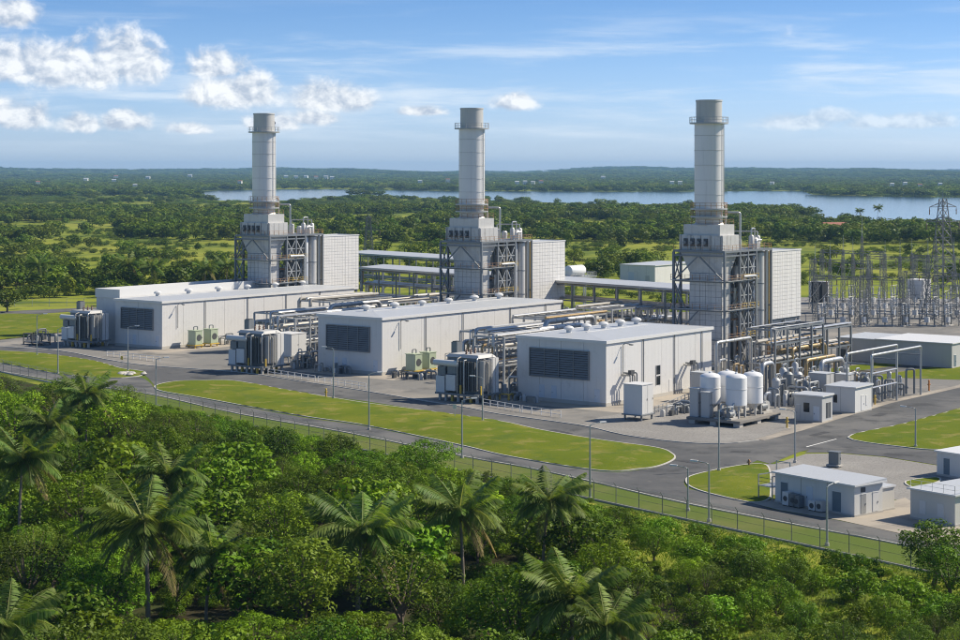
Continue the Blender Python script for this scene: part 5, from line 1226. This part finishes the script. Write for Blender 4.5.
def foreground():
    # trees that stand out in the photograph: px, crown top row, base distance, kind, width
    solo = [(426,437,226,'broad',1.05),(337,432,238,'round',1.15),(934,520,176,'tall',1.5),(952,540,170,'round',1.3),(60,384,268,'loose',1.1),(240,428,232,'tall',1.1),(12,388,255,'round',1.2),(110,388,262,'round',1.3),(80,442,215,'loose',1.0),(200,440,222,'broad',1.0),
            (620,505,196,'broad',1.0),(745,545,180,'round',1.2),(690,555,172,'round',1.2),(655,525,186,'round',1.2),(300,470,205,'broad',1.0),(500,560,165,'loose',1.0),(555,555,168,'broad',1.0),(860,552,176,'bush',1.1),(835,548,180,'bush',1.0),(770,552,176,'bush',1.1)]
    for px, yt, D, kd, w in solo:
        p = at(px, D); h = HC-(yt-YH)*D/F
        t = tree(kd, p, h, rv, w); placed.append((p, h*0.9*w)); TREES.append((t, kd, px, YH+F*HC/D, D))
    n = 0
    for _ in range(9000):
        px = rv.uniform(-45, 1005); Df = fence_D(px); D = math.sqrt(rv.uniform(126**2, 300**2))
        if D > Df-2.6: continue
        zm = HC*(1-D/Df)+(0.9 if px < 560 else 0.2)+(2.2 if px < 130 else 0)
        right = min(1, max(0, (px-570)/90))
        hmax = (10.5-5.6*right); h = min(rv.uniform(0.42, 1.0)*hmax, zm*rv.uniform(0.60, 1.0))
        h = min(h, palm_cap(px, D))
        if h < 1.7: continue
        if right > 0.5 and mnoise.noise(Vector((px/60, D/9, 3.3))) > 0.16 and px < 900: continue
        if h < 3.4: kd = 'bush'
        else: kd = rv.choice(('broad','broad','round','round','bigleaf','tall','loose','fine') if right < 0.5 else ('round','bigleaf','fine','bush','tall'))
        w = h*{'broad':1.15,'round':1.0,'tall':0.8,'loose':0.9,'bush':1.25,'bigleaf':1.0,'fine':1.0}[kd]
        p = at(px, D)
        if not try_place(p, w, (0.47 if right < 0.5 else 0.42) if kd != 'bush' else (0.60 if right < 0.5 else 0.45)): continue
        t = tree(kd, p, h, rv, 1.15); TREES.append((t, kd, px, YH+F*HC/D, D)); n += 1
    print('foreground plants', n)
foreground()
# ---- coconut palms
def frond_mesh(seed, L, rise, droop):
    rng = random.Random(seed); P = []; n = 16
    for i in range(n+1):
        s = i/n; P.append(Vector((L*(s-0.18*s*s*droop), 0, rise*s-droop*L*0.62*s*s)))
    quads = []; tint = []
    for i in range(1, n*3):
        s = 0.06+0.94*i/(n*3); k = min(n-1, int(s*n)); f = s*n-k; c = P[k].lerp(P[k+1], f); d = (P[k+1]-P[k]).normalized()
        ll = L*0.30*math.sin(math.pi*min(1, 0.12+0.86*s))**0.7*rng.uniform(0.85, 1.1)
        for sd in (-1, 1):
            side = Vector((0.55, sd*0.95, -0.55-0.35*rng.random()-0.25*s)); side = (d*0.55+Vector((0, sd, 0))*0.8+Vector((0,0,-1))*(0.45+0.4*rng.random())).normalized()
            e = c+side*ll; w = d*0.055*L/4; mid = c.lerp(e, 0.5)+Vector((0,0,0.05*ll))
            quads += [c-w*0.6, mid-w, e, mid+w]; tint.append(min(1, max(0, rng.uniform(0.1, 0.75)+(0.25 if s > 0.8 else 0))))
    for i in range(n):      # midrib
        r = 0.05*(1-i/n)+0.012; quads += [P[i]+Vector((0,-r,0.02)), P[i]+Vector((0,r,0.02)), P[i+1]+Vector((0,r*0.8,0.02)), P[i+1]+Vector((0,-r*0.8,0.02))]; tint.append(0.98)
    return mesh_from_quads('frond', np.array([tuple(q) for q in quads]), np.array(tint), 'leaf_palm')
FR = [frond_mesh(1,5.0,3.6,0.5), frond_mesh(2,5.4,2.6,0.85), frond_mesh(3,5.2,1.4,1.05), frond_mesh(4,4.7,0.1,1.15), frond_mesh(5,5.3,3.2,0.65), frond_mesh(6,5.2,2.0,1.0)]
FRD = frond_mesh(9,4.4,-0.8,1.15); FRD.materials[0] = MAT['frond_dry']
def palm(label, p, h, s=1.0, seed=0, nf=30, grp='coconut palms in the thicket'):
    r = random.Random(seed); t = thing('coconut_palm', label, 'palm tree', (p[0], p[1], 0), r.uniform(0, 6.28), grp)
    lean = Vector((r.uniform(-0.7,0.7), r.uniform(-0.7,0.7), 0)); m = MB(); n = 7; pts = [lean*(i/n)**2+Vector((0,0,h*i/n)) for i in range(n+1)]
    for i in range(n): m.tube(pts[i]-Vector((0,0,0.02)), pts[i+1], (0.19-0.012*i)*s, 9, (0.185-0.012*i)*s)
    m.build('trunk', 'palm_bark', t); top = pts[-1]
    for k in range(nf):
        q = k/nf; a = k*2.39996+r.uniform(-0.2,0.2); me = FR[(0,4,1,5,2,3)[min(5, int(q*6))]]
        dry = q > 0.86 and r.random() < 0.7
        put('frond', FRD if dry else me, t, top+Vector((0,0,0.12*(1-q))), (r.uniform(-0.15,0.15), r.uniform(-0.12,0.12)-0.25*(1-q), a), s*r.uniform(0.88,1.08))
    c = MB()
    for k in range(6):
        a = k*1.05; c.lathe([(0.03,-0.16),(0.13,-0.05),(0.13,0.08),(0.03,0.17)],8,(top.x+0.3*math.cos(a)*s, top.y+0.3*math.sin(a)*s, top.z-0.3*s))
    c.build('coconuts', 'yellow_paint' if False else 'palm_bark', t)
    return t
for k, (px, yc, D, s, lb) in enumerate(PALMS):
    D_ = D; h = HC-(yc-YH)*D_/F; palm(lb, at(px, D_), h+0.9, s*1.12, 40+k, 34)
# ---- the trees behind the plant that can be told apart
def behind():
    for k in range(2600):
        px = rv.uniform(-30, 990); D = rv.uniform(500, 900); p = at(px, D)
        if inside(p, YARD) or (p.x > 60 and D < 640) : continue
        if px < 262: ok = 575 < D < 650 or (D < 740 and rv.random() < 0.16)
        elif px < 690: ok = (620 < D < 720 and rv.random() < 0.06) or (690 < D < 900 and rv.random() < 0.06)
        else: ok = 700 < D < 900 and rv.random() < 0.03
        if not ok: continue
        h = rv.uniform(5.0, 9.5) if px < 262 else rv.uniform(5, 9); w = h*0.85
        if not try_place(p, w, 0.36): continue
        kd = rv.choice(('far_round','far_broad','far_tall','far_round'))
        t = tree(kd, p, h, rv, 1.12); TREES.append((t, kd, px, YH+F*HC/D, D))
        if len([1 for q in TREES if q[4] > 400]) > 72: break
behind()
for k,(px,D,h,s,lb) in enumerate([(40,600,9,1.15,'leftmost palm in the tree belt behind the far lawn'),(130,590,9.5,1.15,'palm in the tree belt left of the far hall'),(152,585,8.5,1.1,'second palm in the tree belt left of the far hall'),(205,590,8,1.1,'palm in the tree belt behind the annexe'),(226,600,8.5,1.1,'palm in the tree belt close to the left stack'),
    (877,1180,15.5,0.8,'tall palm standing against the lake at right'),(860,1200,13,0.75,'shorter palm against the lake, left of the tall one')]):
    palm(lb, at(px,D), h, s, 90+k, 24, 'palms behind the plant')
# ---- labels for the trees, from where they stand
ONES = ['','first','second','third','fourth','fifth','sixth','seventh','eighth','ninth']
def ordinal(n):
    if n < 12: return wds[n]
    n += 1
    if n < 20: return ['thirteenth','fourteenth','fifteenth','sixteenth','seventeenth','eighteenth','nineteenth'][n-13]
    t, o = ['twent','thirt','fort','fift'][n//10-2], n % 10
    return t+('ieth' if o == 0 else 'y-'+ONES[o])
def label_trees():
    from collections import defaultdict
    kinds = {'broad':('broad spreading tree','broad spreading trees'),'round':('round dense tree','round dense trees'),'tall':('narrow dark tree','narrow dark trees'),'loose':('loose open-crowned tree','loose open-crowned trees'),'bigleaf':('large-leaved tree','large-leaved trees'),'fine':('pale fine-leaved tree','pale fine-leaved trees'),'bush':('low leafy bush','low leafy bushes'),
             'far_round':('round distant tree','round distant trees'),'far_broad':('flat-topped distant tree','flat-topped distant trees'),'far_tall':('narrow distant tree','narrow distant trees')}
    cols = [(45,'at the left edge'),(100,'left of the largest palm'),(200,'around the largest palm'),(300,'right of the largest palm'),(405,'around the central palm'),(500,'right of the central palm'),(565,'around the slender palm'),(640,'below the tall lamp post'),(720,'below the short lamp posts'),(800,'below the electrical building'),(890,'left of the right edge'),(2000,'at the right edge')]
    fcols = [(60,'at the left edge'),(120,'behind the far lawn'),(180,'left of the far hall'),(262,'behind the far hall'),(450,'between left and middle stacks'),(690,'between middle and right stacks'),(2000,'right of the right stack')]
    g = defaultdict(list)
    for (t, kd, px, py, D) in TREES:
        if D > 400: c = next(n for x, n in fcols if px < x); row = 'in the nearer belt' if D < 660 else 'in the far field'
        else:
            c = next(n for x, n in cols if px < x); dd = fence_D(px)-D
            row = 'along the fence' if dd < 14 else 'behind the first row' if dd < 34 else 'mid thicket' if D > 160 else 'at the front'
        g[(kd, c, row)].append((px, D, t))
    for (kd, c, row), L in g.items():
        L.sort(key=lambda q: q[:2])
        for i, (px, D, t) in enumerate(L):
            t['group'] = ('bushes of the thicket' if kd == 'bush' else 'trees of the thicket') if D < 400 else 'trees behind the plant'
            if len(L) == 1: t['label'] = f'{kinds[kd][0]} {c}, {row}'
            else:
                o = 'leftmost' if i == 0 else 'rightmost' if i == len(L)-1 else ordinal(i)
                t['label'] = f'{o} of the {kinds[kd][1]} {c}, {row}'
label_trees()
# ---- woods, scrub and undergrowth too many to count
def scatter(name, label, pts, crowns):
    """One object: a point for each plant, crowns set on the points."""
    me = bpy.data.meshes.new(name); me.from_pydata([p[0] for p in pts], [], [])
    a = me.attributes.new('sc', 'FLOAT_VECTOR', 'POINT'); a.data.foreach_set('vector', np.array([p[1] for p in pts], dtype=np.float32).ravel())
    a = me.attributes.new('rt', 'FLOAT_VECTOR', 'POINT'); a.data.foreach_set('vector', np.array([(0,0,p[2]) for p in pts], dtype=np.float32).ravel())
    a = me.attributes.new('ix', 'INT', 'POINT'); a.data.foreach_set('value', np.array([p[3] for p in pts], dtype=np.int32))
    o = put(name, me); tag(o, label, None, None, 'stuff')
    ng = bpy.data.node_groups.new(name, 'GeometryNodeTree'); ng.interface.new_socket('Geometry', in_out='INPUT', socket_type='NodeSocketGeometry'); ng.interface.new_socket('Geometry', in_out='OUTPUT', socket_type='NodeSocketGeometry')
    N = ng.nodes.new; gi, go, iop, jn = N('NodeGroupInput'), N('NodeGroupOutput'), N('GeometryNodeInstanceOnPoints'), N('GeometryNodeJoinGeometry')
    def attr(nm, ty):
        n = N('GeometryNodeInputNamedAttribute'); n.data_type = ty; n.inputs['Name'].default_value = nm; return n.outputs['Attribute']
    for c in crowns:
        oi = N('GeometryNodeObjectInfo'); oi.transform_space = 'ORIGINAL'; oi.inputs['Object'].default_value = c; oi.inputs['As Instance'].default_value = True
        ng.links.new(oi.outputs['Geometry'], jn.inputs[0])
    ng.links.new(gi.outputs[0], iop.inputs['Points']); ng.links.new(jn.outputs[0], iop.inputs['Instance']); iop.inputs['Pick Instance'].default_value = True
    ng.links.new(attr('ix','INT'), iop.inputs['Instance Index']); ng.links.new(attr('rt','FLOAT_VECTOR'), iop.inputs['Rotation']); ng.links.new(attr('sc','FLOAT_VECTOR'), iop.inputs['Scale'])
    ng.links.new(iop.outputs[0], go.inputs[0]); md = o.modifiers.new('plants', 'NODES'); md.node_group = ng
    return o
def crown_objs(kinds):
    out = []
    for kd in kinds:
        for (cm, tm) in PROTO[kd]:
            ob = next((c for (t, k2, *_r) in TREES for c in t.children if c.data == cm), None)
            if ob is None:
                t = tree(kd, at(-60+len(out)*9, 640), 8, rv); ob = [c for c in t.children if c.data == cm][0]; t['label'] = f'{kd.replace("far_","")} distant tree standing just outside the left edge, {wds[len(out)]} of its kind'; t['group'] = 'trees behind the plant'
            out.append(ob)
    return out
farc = crown_objs(('far_round','far_broad','far_tall'))
lakebox = LAKE
def wood(n, d0, d1, dens, h, wide, lo=-0.42, hi=0.42, far=False):
    out = []; rr = random.Random(int(d0))
    for _ in range(n):
        D = math.sqrt(rr.uniform(d0*d0, d1*d1)); q = rr.uniform(lo, hi); p = Vector((q*D, D, 0)); px = 480+F*q
        if rr.random() > dens(px, D, p): continue
        if inside(p, lakebox) or inside(p, YARD): continue
        if 455 < D < 600 and px > 780: continue
        z = hill(p.x, p.y) if D > 4200 else 0.0
        hh = rr.uniform(*h); w = hh*wide*rr.uniform(0.8, 1.25)
        out.append(((p.x, p.y, z-0.05*hh), (w, w, hh), rr.uniform(0, 6.28), rr.randrange(3)))
    return out
def nz(p, s, o=0.0): return mnoise.noise(Vector((p.x/s, p.y/s, o)))
def nx_(p, sx, sy, o=0.0): return mnoise.noise(Vector((p.x/sx, p.y/sy, o)))
def d_near(px, D, p):
    if px < 262:
        if D < 570: return 0.0
        if D < 650: return 0.40
        return 0.30 if nx_(p, 40, 90) > 0.20 else 0.03
    if px < 700: return 0.01 if D < 640 else (0.30 if nx_(p, 40, 90, 2) > 0.26 else 0.02)
    return 0.0 if D < 640 else (0.10 if nx_(p, 40, 90, 4) > 0.30 else 0.01)
def d_mid(px, D, p):
    k = nx_(p, 130, 260, 7)+0.5*nz(p, 45, 1)
    return 0.95 if k > 0.0 else 0.03
def d_low(px, D, p): return 0.8 if nx_(p, 120, 300, 5)+0.5*nz(p, 60, 3) > -0.05 else 0.15
def d_far(px, D, p): return 0.55 if nx_(p, 160, 420, 5)+0.4*nz(p, 90, 3) > 0.12 else 0.03
def d_hill(px, D, p): return 0.95 if nz(p, 700, 9)+0.5*nz(p, 200, 3) > -0.28 else 0.25
scatter('woodland','dark green woodland beyond the plant, seen as one mass',wood(5200,560,980,d_near,(4,8),1.15)+wood(10500,990,1750,d_mid,(5,10.5),1.25),farc)
scatter('far_woodland','hazy forest on the far plain and around the lake',wood(9000,1700,3700,d_far,(4,9),1.8)+wood(17000,2700,7200,d_hill,(8,14),2.4)+wood(16000,7000,14400,d_hill,(10,17),4.2),farc)
low = crown_objs(('far_low',))
def scrub():
    out = []; rr = random.Random(31)
    for _ in range(9000):
        D = math.sqrt(rr.uniform(500**2, 1250**2)); q = rr.uniform(-0.36, 0.36); p = Vector((q*D, D, 0))
        if inside(p, YARD) or inside(p, lakebox) or (p.x > 78 and D < 590): continue
        if p.x < -65 and D < 570: continue
        if nz(p, 38, 12)+0.4*nz(p, 12, 5) < 0.02: continue
        h = rr.uniform(0.7, 2.6); out.append(((p.x, p.y, -0.1), (h*1.4, h*1.4, h), rr.uniform(0, 6.28), 0))
    return out
SCR = [(p, c, r, 0) for p, c, r, i in wood(16000,1650,3700,d_low,(1.6,3.6),3.4)]
scatter('scrub','low scrub dotted over the grass fields behind the plant',scrub()+SCR,low)
bushc = crown_objs(('bush',))
def under():
    out = []; rr = random.Random(32)
    for _ in range(9000):
        px = rr.uniform(-70, 1030); D = math.sqrt(rr.uniform(122**2, 320**2)); Df = fence_D(px)
        if D > Df-1.6: continue
        p = at(px, D); n = nz(p, 7, 3)+0.5*nz(p, 2.5, 8)
        if px > 600 and n < 0.08: continue
        if px <= 600 and rr.random() < 0.55: continue
        h = rr.uniform(0.3, 0.9) if px > 600 else rr.uniform(0.6, 2.0); h = max(0.3, min(h, 0.5+(Df-D)*0.12, palm_cap(px, D)))
        out.append(((p.x, p.y, -0.08), (h*1.15, h*1.15, h), rr.uniform(0, 6.28), rr.randrange(3)))
    return out
scatter('undergrowth','low leafy undergrowth between the near trees',under(),bushc)
# ---- grass blades on the open ground outside the fence
def grass_tufts():
    Q = []; T = []
    rr = random.Random(12)
    for _ in range(15000):
        px = rr.uniform(560, 1030); D = math.sqrt(rr.uniform(125**2, 215**2))
        if D > fence_D(px)-0.6: continue
        p = at(px, D)
        for k in range(4):
            a = rr.uniform(0, 6.28); L = rr.uniform(0.12, 0.34); w = 0.04; b = Vector((p.x+rr.uniform(-.25,.25), p.y+rr.uniform(-.25,.25), 0)); dx = Vector((math.cos(a), math.sin(a), 0)); sd = Vector((-dx.y, dx.x, 0))*w
            Q += [b-sd, b+sd, b+dx*L*0.35+Vector((0,0,L*0.8))+sd*0.5, b+dx*L*0.8+Vector((0,0,L*0.95))]; T.append(rr.uniform(0.3, 1.0))
    me = mesh_from_quads('wild_grass', np.array([tuple(q) for q in Q]), np.array(T), 'leaf_fine'); o = put('wild_grass', me); tag(o, 'rough grass on the open ground outside the fence', None, None, 'stuff')
grass_tufts()
# ---------------------------------------------------------------- far buildings and the air between
def house(label, p, w, d, h, red, grp='pale buildings far across the plain'):
    t = thing('far_house', label, 'building', p, rv.uniform(-0.4, 0.4), grp)
    wl = MB().box(-w/2,w/2,-d/2,d/2,-2,h).build('wall','house_white',t)
    MB().add([(-w/2-0.5,-d/2-0.5,h),(w/2+0.5,-d/2-0.5,h),(w/2+0.5,d/2+0.5,h),(-w/2-0.5,d/2+0.5,h),(-w/2,0,h+d*0.28),(w/2,0,h+d*0.28)],[(0,1,5,4),(2,3,4,5),(3,0,4),(1,2,5),(3,2,1,0)]).build('roof','roof_red' if red else 'roof_pale',t)
    for k in (-1, 1): MB().box(k*w*0.25-w*0.07,k*w*0.25+w*0.07,-d/2-0.06,-d/2-0.003,h*0.35,h*0.7).build('window','glass_dark',wl)
house('low red-roofed house between trees by the lake at right', at(838,1120), 22, 9, 5.5, True)
far = [(38,176.5),(86,175.2),(114,175.6),(135,178),(148,174.5),(86,184.5),(116,174.2),(190,174),(286,174),(296,174.2),(306,174),(316,174.4),(326,174.2),(332,174.6),(517,176.5),(525,176.3),(533,176.6),(541,176.2),(603,183),(680,188.6),(672,188.8),(772,189.5),(892,177.5),(905,177),(920,178),(940,177.4),(700,175.5),(420,176),(448,175.4),(240,176.2)]
for k, (px, py) in enumerate(sorted(far)):
    D = F*HC/(py-YH) if py > 179 else F*(HC-26)/max(2.2, (py-YH)); D = min(D, 9500); s = D/7500
    z = hill((px-480)/F*D, D); near = ('left of the left stack' if px < 250 else 'between left and middle stacks' if px < 460 else 'between middle and right stacks' if px < 690 else 'right of the right stack')
    house(f'{ordinal(k)} tiny far building counting from the left edge of the view', (*at(px, D)[:2], z), 17*s, 10*s, 12+6*s, k % 4 == 0)
hz = MB().box(-14000, 14000, -800, 16500, -2.5, 110).build('haze', 'trim_white')
def haze_mat():
    m = bpy.data.materials.new('haze_air'); m.use_nodes = True; nt = m.node_tree; nt.nodes.clear()
    out = nt.nodes.new('ShaderNodeOutputMaterial'); v = nt.nodes.new('ShaderNodeVolumePrincipled')
    v.inputs['Color'].default_value = (0.36, 0.66, 1.0, 1); v.inputs['Density'].default_value = HAZE; v.inputs['Anisotropy'].default_value = 0.0
    nt.links.new(v.outputs[0], out.inputs['Volume']); return m
HAZE = 5.5e-5
hz.data.materials[0] = haze_mat(); tag(hz, 'thin blue haze over the plain', None, None, 'stuff'); hz.display_type = 'WIRE'
